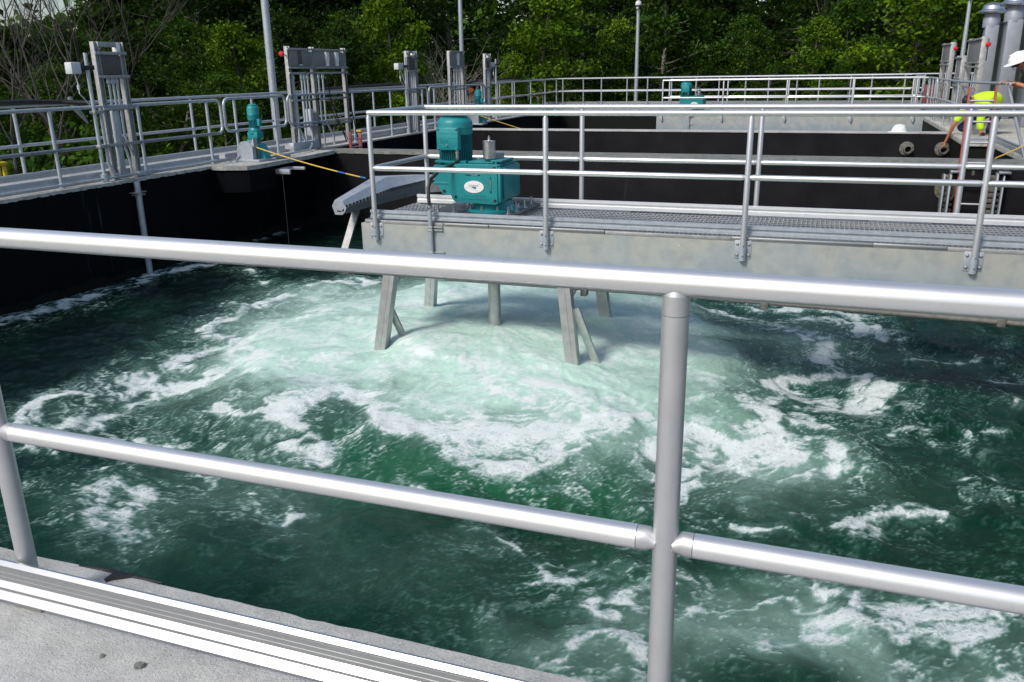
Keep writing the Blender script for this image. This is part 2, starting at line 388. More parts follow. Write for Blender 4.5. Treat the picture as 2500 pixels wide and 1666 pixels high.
fr = thing('railing', 'thick bright aluminium pipe railing in the foreground above the churning water', 'railing', (-.22, 1.452, 0))
FY = 1.452; FX = [-3.70, -1.960, -.221, 1.519, 3.26]
rail_run(MB(), [(-6, FY, 1.043), (4.9, FY, 1.043)], RAD, 40).build('top_rail', 'alu', fr)
ZM = .5286
edges_ = [-6] + FX + [4.9]
for a, c in zip(edges_[:-1], edges_[1:]):
    x0 = a + (.055 if a in FX else 0); x1 = c - (.055 if c in FX else 0)
    rail_run(MB(), [(x0, FY, ZM), (x1, FY, ZM)], RAD, 40).build('mid_rail', 'alu', fr)
for x in FX:
    p = MB().tube([(x, FY, 0.0), (x, FY, .985)], RAD, 40).build('post', 'alu_post', fr)
    MB().tube([(x, FY, .986), (x, FY, 1.022), (x, FY-.001, 1.0225), (x, FY-.004, 1.040)], [RAD*1.012, RAD*1.012, RAD*.99, RAD*.60], 40).build('fitting', 'cast', fr)
    MB().lathe((x, FY, .9845), [(RAD*.99, 0), (RAD*1.004, .0002), (RAD*1.004, .0007), (RAD*.99, .0009)], 32, caps=False).build('seam', 'iron_and_shade', fr)
    for sgn in (-1, 1):
        MB().tube([(x+sgn*.0538, FY, ZM), (x+sgn*.034, FY, ZM), (x+sgn*.022, FY-.006, ZM-.001), (x+sgn*.012, FY-.0145, ZM-.002)], [RAD*.995, RAD*.99, RAD*.72, RAD*.36], 32).build('fitting', 'cast', fr)
    MB().box((x-.05, FY-.03, .001), (x+.05, FY+.06, .012), .003).lathe((x+.036, FY+.045, .012), [(.009, 0), (.009, .008), (.005, .010), (.005, .018)], 8).lathe((x-.036, FY+.045, .012), [(.009, 0), (.009, .008), (.005, .010), (.005, .018)], 8).build('base_plate', 'steel_grey', fr)
tb = MB(); secs = toe_profile(-6, 4.9, 1.414, .034, .120, .0165); tb.loft(secs); tb.build('kick_plate', 'alu_toe', fr)

def side_toe(mb, x, y0, y1, z0, z1, d, sx):
    P = toe_profile_simple(z0, z1, d)
    return mb.loft([[(x + sx*p, y, q) for p, q in P] for y in (y0, y1)])
def bridge_toe(mb, y, x0, x1, z0, z1, d, sy):
    P = toe_profile_simple(z0, z1, d)
    return mb.loft([[(x, y + sy*p, q) for p, q in P] for x in (x0, x1)])

# ---- left walkway: outer railing
lo = thing('railing', 'outer grey railing of the left walkway with the dark hose along it, nearest the trees', 'railing', (-10.6, 8, 0))
for z, nm in ((1.036, 'top_rail'), (.50, 'mid_rail')):
    rail_run(MB(), [(-10.6, 2, z), (-10.6, 20, z+.01), (-10.6, 32.7, z+.058), (-10.3, 32.7, z+.058)] if 0 else [(-10.6, 2, z), (-10.6, 20, z+.012), (-10.6, 32.6, z+.058)], RAD, 12).build(nm, 'steel_far', lo)
for y in [3.6, 5.4, 7.22, 9.06, 10.85, 12.66, 14.41, 16.2, 18.0, 19.3, 21.1, 22.9, 24.7, 26.5, 28.2, 29.7, 31.2]:
    MB().tube([(-10.6, y, .0), (-10.6, y, 1.02+max(0, y-20)*.004)], RAD, 10).build('post', 'steel_far', lo)
side_toe(MB(), -10.545, 2, 32.6, .035, .135, .014, 1).build('kick_plate', 'steel_far', lo)

def loop_panel(t, y0, y1, x, zt, zm, posts, r=RAD, open0=False, open1=False):
    c = .11; arc = lambda cy, cz, a0, a1: [(x, cy + c*math.cos(R(a)), cz + c*math.sin(R(a))) for a in [a0 + (a1-a0)*i/6 for i in range(7)]]
    pts = []
    if open0: pts += [(x, y0, zt)]
    else: pts += [(x, (y0+y1)/2, zm)] + [(x, y0+c, zm)] + arc(y0+c, zm+c, 270, 180) + arc(y0+c, zt-c, 180, 90)
    if open1: pts += [(x, y1, zt)]
    else: pts += arc(y1-c, zt-c, 90, 0) + arc(y1-c, zm+c, 0, -90) + [(x, (y0+y1)/2+.001, zm)]
    MB().tube(pts, r, 12).build('loop_rail', 'steel_far', t)
    if open0 or open1: MB().tube([(x, y0 if open0 else y0+c, zm), (x, y1 if open1 else y1-c, zm)], r, 12).build('mid_rail', 'steel_far', t)
    for y in posts: MB().tube([(x, y, 0), (x, y, zt-.01)], r, 12).lathe((x, y, .0), [(.034, 0), (.034, .06), (.026, .062)], 12).build('post', 'steel_far', t)
XI = -9.5
t = thing('railing', 'grey railing with rounded end beside the leftmost panel frame', 'railing', (XI, 8.6, 0), 'tank side railings of the left walkway')
loop_panel(t, 2, 12.06, XI, 1.015, .488, [3.4, 5.1, 6.9, 8.64, 10.2, 11.72], open0=True)
side_toe(MB(), -9.60, 2, 12.0, .035, .135, .016, 1).build('kick_plate', 'steel_far', t)
t = thing('railing', 'short grey rounded railing loop behind the small teal winch', 'railing', (XI, 13, 0), 'tank side railings of the left walkway')
loop_panel(t, 12.15, 13.92, XI, 1.03, .50, [12.43, 13.57])
side_toe(MB(), -9.60, 12.15, 13.92, .035, .135, .016, 1).build('kick_plate', 'steel_far', t)
t = thing('railing', 'grey railing between the double panel frame and the third panel frame', 'railing', (XI, 17, 0), 'tank side railings of the left walkway')
loop_panel(t, 14.0, 20.12, XI, 1.03, .50, [14.3, 16.4, 18.1, 19.8])
side_toe(MB(), -9.60, 16.4, 20.1, .035, .135, .016, 1).build('kick_plate', 'steel_far', t)
t = thing('railing', 'grey rounded railing loop around the far teal winch', 'railing', (XI, 22, 0), 'tank side railings of the left walkway')
loop_panel(t, 20.2, 24.0, XI, 1.04, .52, [20.5, 22.6, 23.8])
side_toe(MB(), -9.60, 20.2, 24.0, .035, .135, .016, 1).build('kick_plate', 'steel_far', t)
# ---- far railings
FZ, FM = 1.095, .645
t = thing('railing', 'long white lit railing along the near edge of the far walkway', 'railing', (-3, 31.5, .05), 'far railings before the trees')
for z, nm in ((FZ, 'top_rail'), (FM, 'mid_rail')):
    rail_run(MB(), [(-9.5, 24.4, z-.04), (-9.55, 28, z-.02), (-9.6, 31.4, z), (-9.5, 31.5, z), (2.5, 31.5, z)], RAD, 12).build(nm, 'alu', t)
for x in [-9.33, -7.86, -6.16, -4.44, -2.74, -1.05, .65, 2.3]: MB().tube([(x, 31.5, .05), (x, 31.5, FZ-.01)], RAD, 8).build('post', 'steel_far', t)
for y in [25.2, 26.55, 28.4, 30.0, 31.4]: MB().tube([(-9.55, y, 0), (-9.55, y, FZ-.03)], RAD, 8).build('post', 'steel_far', t)
bridge_toe(MB(), 31.56, -9.5, 2.5, .08, .23, .016, -1).build('kick_plate', 'alu_toe', t)
t = thing('railing', 'outermost far railing just in front of the tree line', 'railing', (-3, 32.7, .05), 'far railings before the trees')
for z, nm in ((FZ, 'top_rail'), (FM, 'mid_rail')):
    rail_run(MB(), [(-10.55, 32.64, z), (-10.45, 32.7, z), (4.5, 32.7, z)], RAD, 12).build(nm, 'alu', t)
for x in [-10.5, -8.87, -7.17, -5.5, -3.78, -2.05, -.35, 1.35, 3.0, 4.4]: MB().tube([(x, 32.7, .05), (x, 32.7, FZ-.01)], RAD, 8).build('post', 'steel_far', t)
bridge_toe(MB(), 32.74, -10.5, 4.5, .08, .24, .016, -1).build('kick_plate', 'alu_toe', t)
# ---- right walkway railing
t = thing('railing', 'grey railing of the right walkway running past the workers', 'railing', (2.6, 22, 0))
MB().tube([(2.6, 15.3, 1.10), (2.6, 18, 1.06), (2.6, 21, 1.04), (2.6, 24.9, 1.04)], RAD, 10).build('top_rail', 'steel_far', t)
MB().tube([(2.6, 20.95, .57), (2.6, 24.9, .57)], RAD, 10).build('mid_rail', 'steel_far', t)
for y in (15.4, 21.0, 22.9, 24.85): MB().tube([(2.6 if y > 20 else 2.96, y, 0), (2.6, y, 1.04)], RAD, 10).build('post', 'steel_far', t)
side_toe(MB(), 2.975, 15.0, 18.35, .012, .13, .016, -1).build('kick_plate', 'steel_far', t)
bridge_toe(MB(), 18.42, 2.55, 2.93, .012, .06, .012, -1).build('kick_plate', 'steel_far', t)
t = thing('railing', 'rounded grey railing loop where the far bridge meets the right walkway', 'railing', (2.6, 27, 0))
loop_panel(t, 25.1, 27.2, 2.6, 1.05, .53, [25.4, 26.1, 26.9]); loop_panel(t, 28.5, 31.4, 2.6, 1.07, .58, [28.8, 30.0, 31.2])

# ------------------------------------------------------------------ bridges
def bridge(base, X0, X1, near, far, posts, label, rlabel, detail=True, group=None, fo=0):
    # base: y offset; near/far: y of rails
    yn, yf = near+.027, far-.027
    t = thing('footbridge', label, 'footbridge', (X0, near, 0), group)
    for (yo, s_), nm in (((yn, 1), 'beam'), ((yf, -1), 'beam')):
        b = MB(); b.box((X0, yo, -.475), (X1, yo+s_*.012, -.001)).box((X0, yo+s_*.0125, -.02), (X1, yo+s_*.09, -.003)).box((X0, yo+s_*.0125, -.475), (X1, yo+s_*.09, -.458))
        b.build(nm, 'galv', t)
    MB().box((X0-.004, yn+.013, -.47), (X0+.008, yf-.013, -.025)).build('end_plate', 'galv', t)
    # grating: bearing bars across, rods along
    g_ = MB(); x = X0+.03
    pitch = .041 if detail else .12
    while x < X1-.02:
        g_.box((x-.0028, yn+.03, .003), (x+.0028, yf-.03, .030)); x += pitch
    y = yn+.06
    while y < yf-.03:
        g_.box((X0+.02, y-.004, .0215), (X1-.02, y+.004, .0285)); y += (.1 if detail else .3)
    g_.build('grating', 'alu_post', t)
    cuts = [X0+.035, X0+.88, X0+1.34, X0+2.45, X0+3.55, X0+4.66, X0+5.2, X0+6.3, X1]
    for yo, s_ in ((yn, 1), (yf, -1)):
        for k, (a, c) in enumerate(zip(cuts[:-1], cuts[1:])):
            MB().box((a+.004, yo+s_*.006, .0005), (c-.004, yo+s_*.028, .0315 + .002*(k % 3)), .003).build('edge_bar', 'alu_toe' if k % 3 != 0 else 'steel_grey', t)
    bridge_toe(MB(), yn+.058, X0+.085, X1, .042, .126, .020, -1).build('kick_plate', 'steel_far', t)
    bridge_toe(MB(), yf-.058, X0+.085, X1, .042, .136, .020, -1).build('kick_plate', 'alu_kick', t)
    rl = thing('railing', rlabel, 'railing', (X0, near, 0), 'bridge handrails')
    Xe = posts[0]
    for y in (near, far):
        MB().tube([(Xe+.0, y, 1.047), (X1, y, 1.047)], RAD, 24).build('top_rail', 'alu', rl)
        ee = posts + [X1]
        for a, c in zip(ee[:-1], ee[1:]):
            MB().tube([(a+.008, y, .535), (a+.03, y, .535), (a+.05, y, .535), (c-.05, y, .535), (c-.03, y, .535), (c-.008, y, .535)], [.010, .021, RAD, RAD, .021, .010], 20).build('mid_rail', 'alu', rl)
    for z in (1.047, .535): MB().tube([(Xe, near, z), (Xe, far, z)], RAD*.98, 16).build('end_rail', 'alu_post', rl)
    for y, s_ in ((near, 1), (far, -1)):
        for x in [p_ if y == near else p_+(fo or 0)*(k_ > 0) for k_, p_ in enumerate(posts)]:
            MB().tube([(x, y, -.155), (x, y, 1.0), (x, y, 1.025)], [RAD, RAD, RAD*.6], 20).build('post', 'alu_post', rl)
            br = MB(); br.box((x-.068, y+s_*.0205, -.145), (x+.068, y+s_*.0262, .008), .002)
            br.lathe((x, y, -.158), [(.0285, 0), (.0285, .12)], 20, (0, 0, 1))
            bk = br.build('bracket', 'steel_far', rl)
            if detail and y == near:
                for dx in (-.048, .048):
                    for dz in (-.115, -.022): MB().lathe((x+dx, y+s_*.020, dz), [(.014, 0), (.014, .003), (.010, .009), (.004, .012)], 8, (0, -s_, 0)).build('bolt', 'steel_grey', bk)
                for dz in (-.115, -.03): MB().lathe((x+.004, y-s_*.027, dz), [(.008, 0), (.006, .006)], 8, (0, -s_, 0)).build('bolt', 'tin', bk)
    return t
BP = [-4.05, -2.307, -.568, 1.172, 2.91]
br1 = bridge(0, -4.22, 3.1, 7.258, 8.472, BP, 'galvanised access bridge with open grating deck carrying the big teal mixer drive', 'bright pipe handrail of the near bridge around the large teal drive')
BP2 = [-4.81, -2.99, -1.17, .66, 2.3]
br2 = bridge(0, -4.98, 2.56, 27.03, 28.24, BP2, 'distant grey bridge carrying the second teal mixer drive', 'distant white handrail around the second teal drive', False)
b = MB()
for (x0, y0, x1, y1, zt) in ((-3.83, 7.17, -4.05, 7.04, -1.7), (-2.12, 7.17, -1.92, 7.04, -1.7), (-4.04, 8.56, -4.24, 8.68, -1.8), (-2.18, 8.56, -1.98, 8.68, -1.8)):
    d = Vector((x1-x0, y1-y0, zt+.30)).normalized(); u = Vector((1, 0, 0)); u = (u - d*u.dot(d)).normalized(); v = d.cross(u)
    lg = MB(); hw, hd = .058, .05
    # channel section leg
    sec = [(-hw, -hd), (hw, -hd), (hw, hd), (hw-.012, hd), (hw-.012, -hd+.012), (.014, -hd+.010), (.010, -hd-.004), (-.010, -hd-.004), (-.014, -hd+.010), (-hw+.012, -hd+.012), (-hw+.012, hd), (-hw, hd)]
    sg = 1 if v.y > 0 else -1
    A = Vector((x0, y0, -.30)); B_ = Vector((x1, y1, zt))
    lg.loft([[P_ + u*p + v*(sg*q) for p, q in sec] for P_ in (A, B_)])
    m_ = A.lerp(B_, .78); lg.box((m_.x-.064, m_.y-.056, m_.z-.006), (m_.x+.064, m_.y+.056, m_.z+.006), .002)
    lg.build('support_leg', 'stainless', br1)
for (a, c) in (((-3.85, 7.17, -.56), (-4.06, 8.54, -.36)), ((-2.08, 7.17, -.60), (-2.15, 8.54, -.36)), ((-3.93, 7.14, -.70), (-3.70, 7.40, -1.6)), ((-1.99, 7.14, -.66), (-1.70, 7.35, -1.6))):
    A, B_ = Vector(a), Vector(c); d = (B_-A).normalized(); u = d.cross(Vector((0, 1, 0))).normalized() if abs(d.y) < .9 else Vector((1, 0, 0)); v = d.cross(u)
    q = MB(); q.loft([[P_ + u*p + v*w_ for p, w_ in ((-.035, -.012), (.035, -.012), (.035, .012), (-.035, .012))] for P_ in (A, B_)]); q.build('brace', 'stainless', br1)
# conduit down the beam and along its lower edge
def beam_conduit(t, x, y, zt, X1):
    pts = [(x, y-.002, zt), (x, y-.002, -.42), (x+.01, y+.01, -.46), (x+.04, y+.04, -.50), (x+.10, y+.065, -.515), (x+2.3, y+.07, -.515), (X1, y+.07, -.575)]
    MB().tube(pts[:5], .021, 14).build('conduit', 'steel_far', t); MB().tube(pts[4:], .023, 14).build('conduit', 'iron_and_shade', t)  # lower run gets a darker metal to stand for the beam's shade
    for z, L in ((-.005, .10), (-.035, .10), (-.25, .11)):
        MB().box((x+.02, y+.003, z-.008), (x+L+.02, y+.024, z+.006), .002).box((x-.026, y-.026, z-.012), (x+.026, y+.022, z+.010), .004).build('strut', 'steel_grey', t)
    for xx in (x+1.5, x+3.1, x+4.9): MB().box((xx-.03, y+.035, -.585), (xx+.03, y+.11, -.476), .006).build('clamp', 'iron_and_shade', t)  # clamps darkened likewise for shade under the beam
beam_conduit(br1, -3.46, 7.262, .19, 3.1); beam_conduit(br2, -3.97, 27.034, .19, 2.5)

# ------------------------------------------------------------------ mixer drive
def mixer(dx, dy, label, full=True):
    o = Vector((dx, dy, 0)); P = lambda x, y, z: (x+dx, y+dy, z)
    t = thing('mixer_drive', label, 'mixer drive', P(-3.06, 7.87, .03), 'teal mixer drives')
    MB().box(P(-3.62, 7.44, .062), P(-2.72, 8.40, .086), .003).box(P(-3.55, 7.5, .031), P(-2.79, 8.33, .0615)).build('base_plate', 'dark_plate', t)
    f = MB(); f.lathe(P(-3.05, 7.87, .087), [(.272, 0), (.272, .020), (.266, .025), (.225, .028), (.200, .055), (.188, .10)], 48); f.build('base_flange', 'teal', t)
    if full:
        for k in range(10):
            a = R(36*k+12); bb = MB(); c = P(-3.05+.25*math.cos(a), 7.87+.25*math.sin(a), .1125); bb.lathe(c, [(.017, 0), (.017, .004), (.013, .005), (.013, .016), (.008, .017), (.008, .04)], 8); bb.build('bolt', 'tin', t)
        for (x, y) in ((-2.80, 7.62), (-2.79, 7.82), (-2.79, 8.06), (-2.80, 8.30), (-3.34, 7.55), (-3.54, 7.62), (-3.42, 8.12), (-3.30, 8.30), (-3.54, 8.3)):
            bb = MB(); bb.lathe(P(x, y, .0863), [(.035, 0), (.035, .005), (.017, .006), (.017, .024), (.011, .025), (.011, .075)], 10); bb.build('anchor_bolt', 'tin', t)
    # gearbox body
    gb = MB(); gb.box(P(-3.375, 7.632, .184), P(-2.895, 8.12, .535), .016)
    nose = [(-3.36, .53), (-3.60, .53), (-3.615, .50), (-3.60, .345), (-3.56, .33), (-3.52, .25), (-3.40, .235), (-3.36, .215)]
    gb.prism([P(x, 7.70, z) for x, z in nose], (0, .36, 0))
    gb.box(P(-3.615, 7.695, .345), P(-3.37, 8.065, .362), .004); gb.box(P(-2.893, 7.60, .195), P(-2.868, 8.125, .53), .006); gb.box(P(-2.866, 7.66, .215), P(-2.845, 8.10, .515), .006)
    gbo = gb.build('gearbox', 'teal', t)
    fp = MB(); fp.prism([P(x, 7.600, z) for x, z in ((-3.385, .545), (-3.40, .53), (-3.405, .30), (-3.37, .215), (-3.345, .19), (-2.92, .176), (-2.90, .19), (-2.898, .545))], (0, .03, 0)); fp.build('cover_plate', 'teal', t)
    tp_ = MB(); tp_.box(P(-3.36, 7.62, .536), P(-2.88, 8.10, .552), .006).box(P(-3.24, 7.70, .5525), P(-2.90, 8.06, .572), .008).box(P(-2.99, 7.66, .5735), P(-2.87, 8.02, .59), .008)
    for x, y in ((-3.55, 7.75), (-3.25, 7.66), (-2.93, 7.66), (-3.10, 8.04)): tp_.lathe(P(x, y, .53), [(.016, 0), (.016, .04), (.010, .042), (.010, .055)], 8)
    tp_.build('gearbox_lid', 'teal', t)
    if full:
        for x, z in ((-3.335, .238), (-2.925, .212), (-3.335, .515), (-2.925, .522)): MB().lathe(P(x, 7.5995, z), [(.0155, 0), (.0155, .0012), (.0, .0013)], 16, (0, -1, 0)).build('screw_hole', 'black', t)
        MB().lathe(P(-3.50, 7.6995, .275), [(.018, 0), (.018, .0012), (0, .0013)], 16, (0, -1, 0)).build('screw_hole', 'black', t)
    # oval badge
    ov = MB(); ov.add([P(-3.14, 7.5955, .341)] + [P(-3.14+.102*math.cos(R(10*k)), 7.5955, .341+.058*math.sin(R(10*k))) for k in range(36)] + [P(-3.14+.102*math.cos(R(10*k)), 7.5998, .341+.058*math.sin(R(10*k))) for k in range(36)],
          [(0, 1+k, 1+(k+1) % 36) for k in range(36)] + [(1+k, 37+k, 37+(k+1) % 36, 1+(k+1) % 36) for k in range(36)])
    ovo = ov.build('badge', 'white', t)
    text_mesh('invent', .040, 'steel_grey', 'lettering', t, P(-3.145, 7.5948, .355), FACE_CAM, .0004)
    text_mesh('\u00ae', .012, 'steel_grey', 'lettering', t, P(-3.085, 7.5948, .364), FACE_CAM, .0004)
    em = MB(); em.add([P(-3.175, 7.5946, .343), P(-3.118, 7.5946, .342), P(-3.118, 7.5946, .318), P(-3.131, 7.5946, .320), P(-3.148, 7.5946, .328)], [(0, 1, 2, 3, 4)]); em.build('emblem', 'teal', t)
    em = MB(); em.tube([P(-3.235, 7.5947, .338), P(-3.20, 7.5947, .334), P(-3.16, 7.5947, .322), P(-3.13, 7.5947, .308), P(-3.09, 7.5947, .302)], .0009, 4); em.build('emblem_line', 'steel_grey', t)
    MB().box(P(-3.222, 7.5962, .448), P(-3.075, 7.5998, .458), .001).build('label_strip', 'black', t)
    MB().box(P(-2.974, 7.5962, .285), P(-2.962, 7.5998, .435), .001).build('label_strip', 'black', t)
    if full:
        l = MB(); r = random.Random(4)
        for (x0, x1, z) in ((-3.245, -3.03, .255), (-3.285, -2.985, .222)):
            x = x0
            while x < x1:
                w_ = r.uniform(.004, .016); l.box(P(x, 7.5972, z-.002-.004*(x-x0)), P(x+w_, 7.5998, z+.002-.004*(x-x0))); x += w_ + r.uniform(.002, .006)
        l.build('fine_print', 'teal_dark', t)
        l = MB(); r = random.Random(6)
        for k in range(9): l.box(P(-3.17+.008*k, 7.5958, .4505), P(-3.165+.008*k, 7.5961, .4555)); l.box(P(-2.970, 7.5958, .31+.012*k), P(-2.966, 7.5961, .317+.012*k))
        l.build('strip_lettering', 'boxgrey', t)
    # motor
    mt = MB(); c = P(-3.435, 7.87, 0)
    mt.lathe(c, [(.150, .535), (.150, .565), (.142, .57), (.142, .82)], 40)
    mt.build('motor', 'teal', t)
    fn = MB()
    for k in range(44):
        a = R(360*k/44)
        fn.box((c[0]+.138, c[1]-.003, .575), (c[0]+.166, c[1]+.003, .815), 0, Matrix.Rotation(a, 3, 'Z'), (c[0], c[1], .7))
    fn.build('cooling_fins', 'teal_dark', t)
    cw = MB(); cw.lathe(c, [(.170, .815), (.172, .84), (.172, .925), (.166, .945), (.135, .975), (.11, .985), (.11, .997), (.145, 1.002), (.147, 1.018), (.125, 1.035), (0.0, 1.040)], 40); cw.build('fan_cowl', 'teal', t)
    if full: MB().lathe(c, [(.1735, .872), (.1745, .876), (.1735, .88)], 40, caps=False).build('cowl_seam', 'teal_dark', t)
    for z0 in (.535,): MB().box((c[0]-.165, c[1]-.165, .5532), (c[0]+.165, c[1]+.165, .575), .02).build('motor_flange', 'teal', t)
    tbx = MB(); tbx.box(P(-3.545, 7.655, .676), P(-3.315, 7.745, .892), .012); tbx.box(P(-3.53, 7.7455, .70), P(-3.33, 7.82, .87), .01); tbo = tbx.build('terminal_box', 'teal', t)
    if full:
        for z in (.745, .79, .835): MB().box(P(-3.542, 7.6535, z-.0012), P(-3.318, 7.6555, z+.0012)).build('box_seam', 'teal_dark', tbo)
        for x, z in ((-3.525, .878), (-3.335, .878), (-3.525, .69), (-3.335, .69)): MB().lathe(P(x, 7.654, z), [(.012, 0), (.012, .006), (.006, .010), (0, .0101)], 10, (0, -1, 0)).build('box_screw', 'teal', tbo)
        text_mesh('SEW', .043, 'teal_dark', 'lettering', t, P(-3.46, 7.6535, .7625), FACE_CAM, .0012)
        MB().lathe(P(-3.43, 7.655, .724), [(.007, 0), (.007, .02), (0, .0205)], 10, (0, -1, 0)).build('earth_bolt', 'tin', tbo)
    gl = MB(); gl.lathe(P(-3.345, 7.69, .60), [(.012, -.03), (.018, 0), (.018, .02), (.014, .022), (.014, .04), (.020, .042), (.020, .06), (.015, .065), (.015, .08)], 12); gl.build('cable_gland', 'tin', t)
    # oil can
    oc = MB(); oc.lathe(P(-3.03, 7.74, 0), [(.061, .600), (.061, .755), (.064, .757), (.064, .763), (.05, .766), (.012, .772), (.010, .79), (.014, .791), (.014, .797), (.006, .80), (.006, .815)], 28); oc.build('oil_can', 'tin', t)
    MB().lathe(P(-3.03, 7.74, 0), [(.061, .5995), (.018, .550), (.012, .545), (.012, .53)], 28).build('oil_can_cone', 'teal', t)
    MB().lathe(P(-3.06, 7.94, 0), [(.105, .5725), (.105, .635), (.098, .640), (0, .640)], 28).build('bearing_cap', 'steel_grey', t)
    MB().lathe(P(-3.06, 7.87, 0), [(.064, -2.6), (.064, -.02)], 28).build('drive_shaft', 'stainless', t)
    return t
mixer(0, 0, 'large teal mixer drive on the near bridge with white oval badge')
mixer(-.75, 19.77, 'small distant teal mixer drive behind the far handrail', False)
hs = MB(); hs.tube([(-3.345, 7.69, .575), (-3.348, 7.66, .555), (-3.375, 7.56, .535), (-3.43, 7.45, .505), (-3.475, 7.36, .44), (-3.485, 7.30, .36), (-3.47, 7.268, .27), (-3.46, 7.261, .19)], .0165, 14)
pc = thing('power_cable', 'black flexible cable looping from the large teal motor down to the bridge deck', 'cable', (-3.46, 7.26, .19)); hs.build('hose', 'black', pc)
MB().lathe((-3.46, 7.261, .155), [(.021, 0), (.025, .01), (.025, .035), (.021, .037), (.021, .05)], 14).build('coupling', 'tin', pc)

# ------------------------------------------------------------------ winches with yellow ropes
def winch(dx, dy, label):
    P = lambda x, y, z: (x+dx, y+dy, z)
    t = thing('winch', label, 'winch', P(-9.1, 12.2, 0), 'teal winches on the left walkway')
    MB().box(P(-9.40, 12.06, .008), P(-8.80, 12.52, .05), .006).build('base', 'steel_far', t)
    side = [(-9.335, .05), (-8.955, .05), (-8.955, .262), (-8.985, .285), (-9.005, .32), (-9.07, .352), (-9.15, .362), (-9.235, .345), (-9.30, .295), (-9.345, .225), (-9.355, .14)]
    h = MB(); h.prism([P(x, 12.08, z) for x, z in side], (0, .012, 0)); h.prism([P(x, 12.27, z) for x, z in side], (0, .012, 0))
    top = [(-8.955, .262), (-8.985, .285), (-9.005, .32), (-9.07, .352), (-9.15, .362), (-9.235, .345), (-9.30, .295), (-9.345, .225), (-9.355, .14), (-9.335, .05)]
    h.loft([[P(x, y, z) for x, z in top] + [P(x*.985-.135, y, z*.97) for x, z in top[::-1]] for y in (12.092, 12.27)], True)
    h.box(P(-8.965, 12.093, .05), P(-8.953, 12.19, .255)); h.prism([P(-9.02, 12.10, .295), P(-8.93, 12.10, .265), P(-8.925, 12.10, .42)], (0, .13, 0)); h.build('drum_housing', 'steel_far', t)
    d = MB(); d.lathe(P(-9.15, 12.092, .19), [(.13, 0), (.13, .01), (.09, .012), (.09, .16), (.13, .162), (.13, .17)], 24, (0, 1, 0)); d.build('rope_drum', 'rope', t)
    g_ = MB(); g_.box(P(-9.20, 12.29, .05), P(-8.90, 12.50, .30), .02).prism([P(-9.26, 12.2905, .30), P(-8.94, 12.2905, .30), P(-8.86, 12.2905, .24), P(-8.80, 12.2905, .052), P(-9.0, 12.2905, .052)], (0, .19, 0)).box(P(-9.22, 12.28, .31), P(-9.0, 12.5, .385), .02).box(P(-9.19, 12.27, .385), P(-8.94, 12.50, .50), .015); g_.build('gearbox', 'teal', t)
    m_ = MB(); c = P(-9.07, 12.385, 0); m_.lathe(c, [(.135, .475), (.135, .535), (.11, .54), (.10, .56), (.092, .57), (.092, .70)], 28); m_.build('motor', 'teal', t)
    f = MB(); f.lathe(c, [(.118, .70), (.122, .71), (.122, .785), (.125, .79), (.122, .795), (.122, .90), (.112, .925), (.10, .932), (.092, .935), (.092, .955), (.07, .968), (0, .97)], 28); f.build('fan_cowl', 'teal', t)
    b_ = MB()
    for k in range(20): b_.box((c[0]+.088, c[1]-.003, .575), (c[0]+.112, c[1]+.003, .698), 0, Matrix.Rotation(R(18*k), 3, 'Z'), (c[0], c[1], .6))
    b_.build('cooling_fins', 'teal_dark', t)
    MB().box((c[0]+.10, c[1]-.05, .60), (c[0]+.17, c[1]+.04, .72), .01).build('terminal_box', 'teal', t)
    t.scale = (.80, .80, .97)
    MB().tube([P(-9.335, 12.10, .09), P(-9.28, 12.07, .12), P(-9.36, 12.05, .06), P(-9.42, 11.9, .03)], .014, 8).build('drain_pipe', 'steel_far', t)
    return t
winch(0, 0, 'small upright teal motor winch on the left walkway with a grey drum cover')
winch(0.06, 9.95, 'far teal motor winch seen between the fourth and fifth panel frames')
def rope(a, b, label, cuts):
    A, B_ = Vector(a), Vector(b); pts = []
    n = 40
    for i in range(n+1):
        f = i/n; p = A.lerp(B_, f); p.z -= .03*4*f*(1-f); pts.append(p)
    t = thing('rope', label, 'rope', a)
    MB().tube(pts, .0105, 8).build('strand', 'rope', t)
    for f0, f1 in cuts: MB().tube(pts[int(f0*n):int(f1*n)+1], .0125, 8).build('blue_marking', 'rope_blue', t)
    return t
rope((-8.965, 12.17, .25), (-6.93, 12.20, -.215), 'taut yellow rope with blue markings from the winch to the grey trough', [(.77, .83), (.95, 1.0)])
rope((-8.905, 22.12, .25), (-5.9, 23.4, -.75), 'distant taut yellow rope running down from the far winch', [])
rope((2.47, 14.86, .012), (3.45, 15.5, .50), 'yellow rope running up from the dividing wall corner at the right edge', [])
t = thing('pipe_bracket', 'pale angle bracket sticking out from the wall below the winch', 'bracket', (-8.7, 12.4, -.15))
MB().box((-8.72, 12.28, -.20), (-8.42, 12.32, -.13), .003).box((-8.72, 12.28, -.13), (-8.42, 12.40, -.122), .002).build('arm', 'steel_far', t)
MB().box((-8.72, 12.70, -.17), (-8.40, 12.74, -.12), .003).box((-8.74, 12.41, -.17), (-8.70, 12.74, -.12), .003).build('rail', 'steel_far', t)

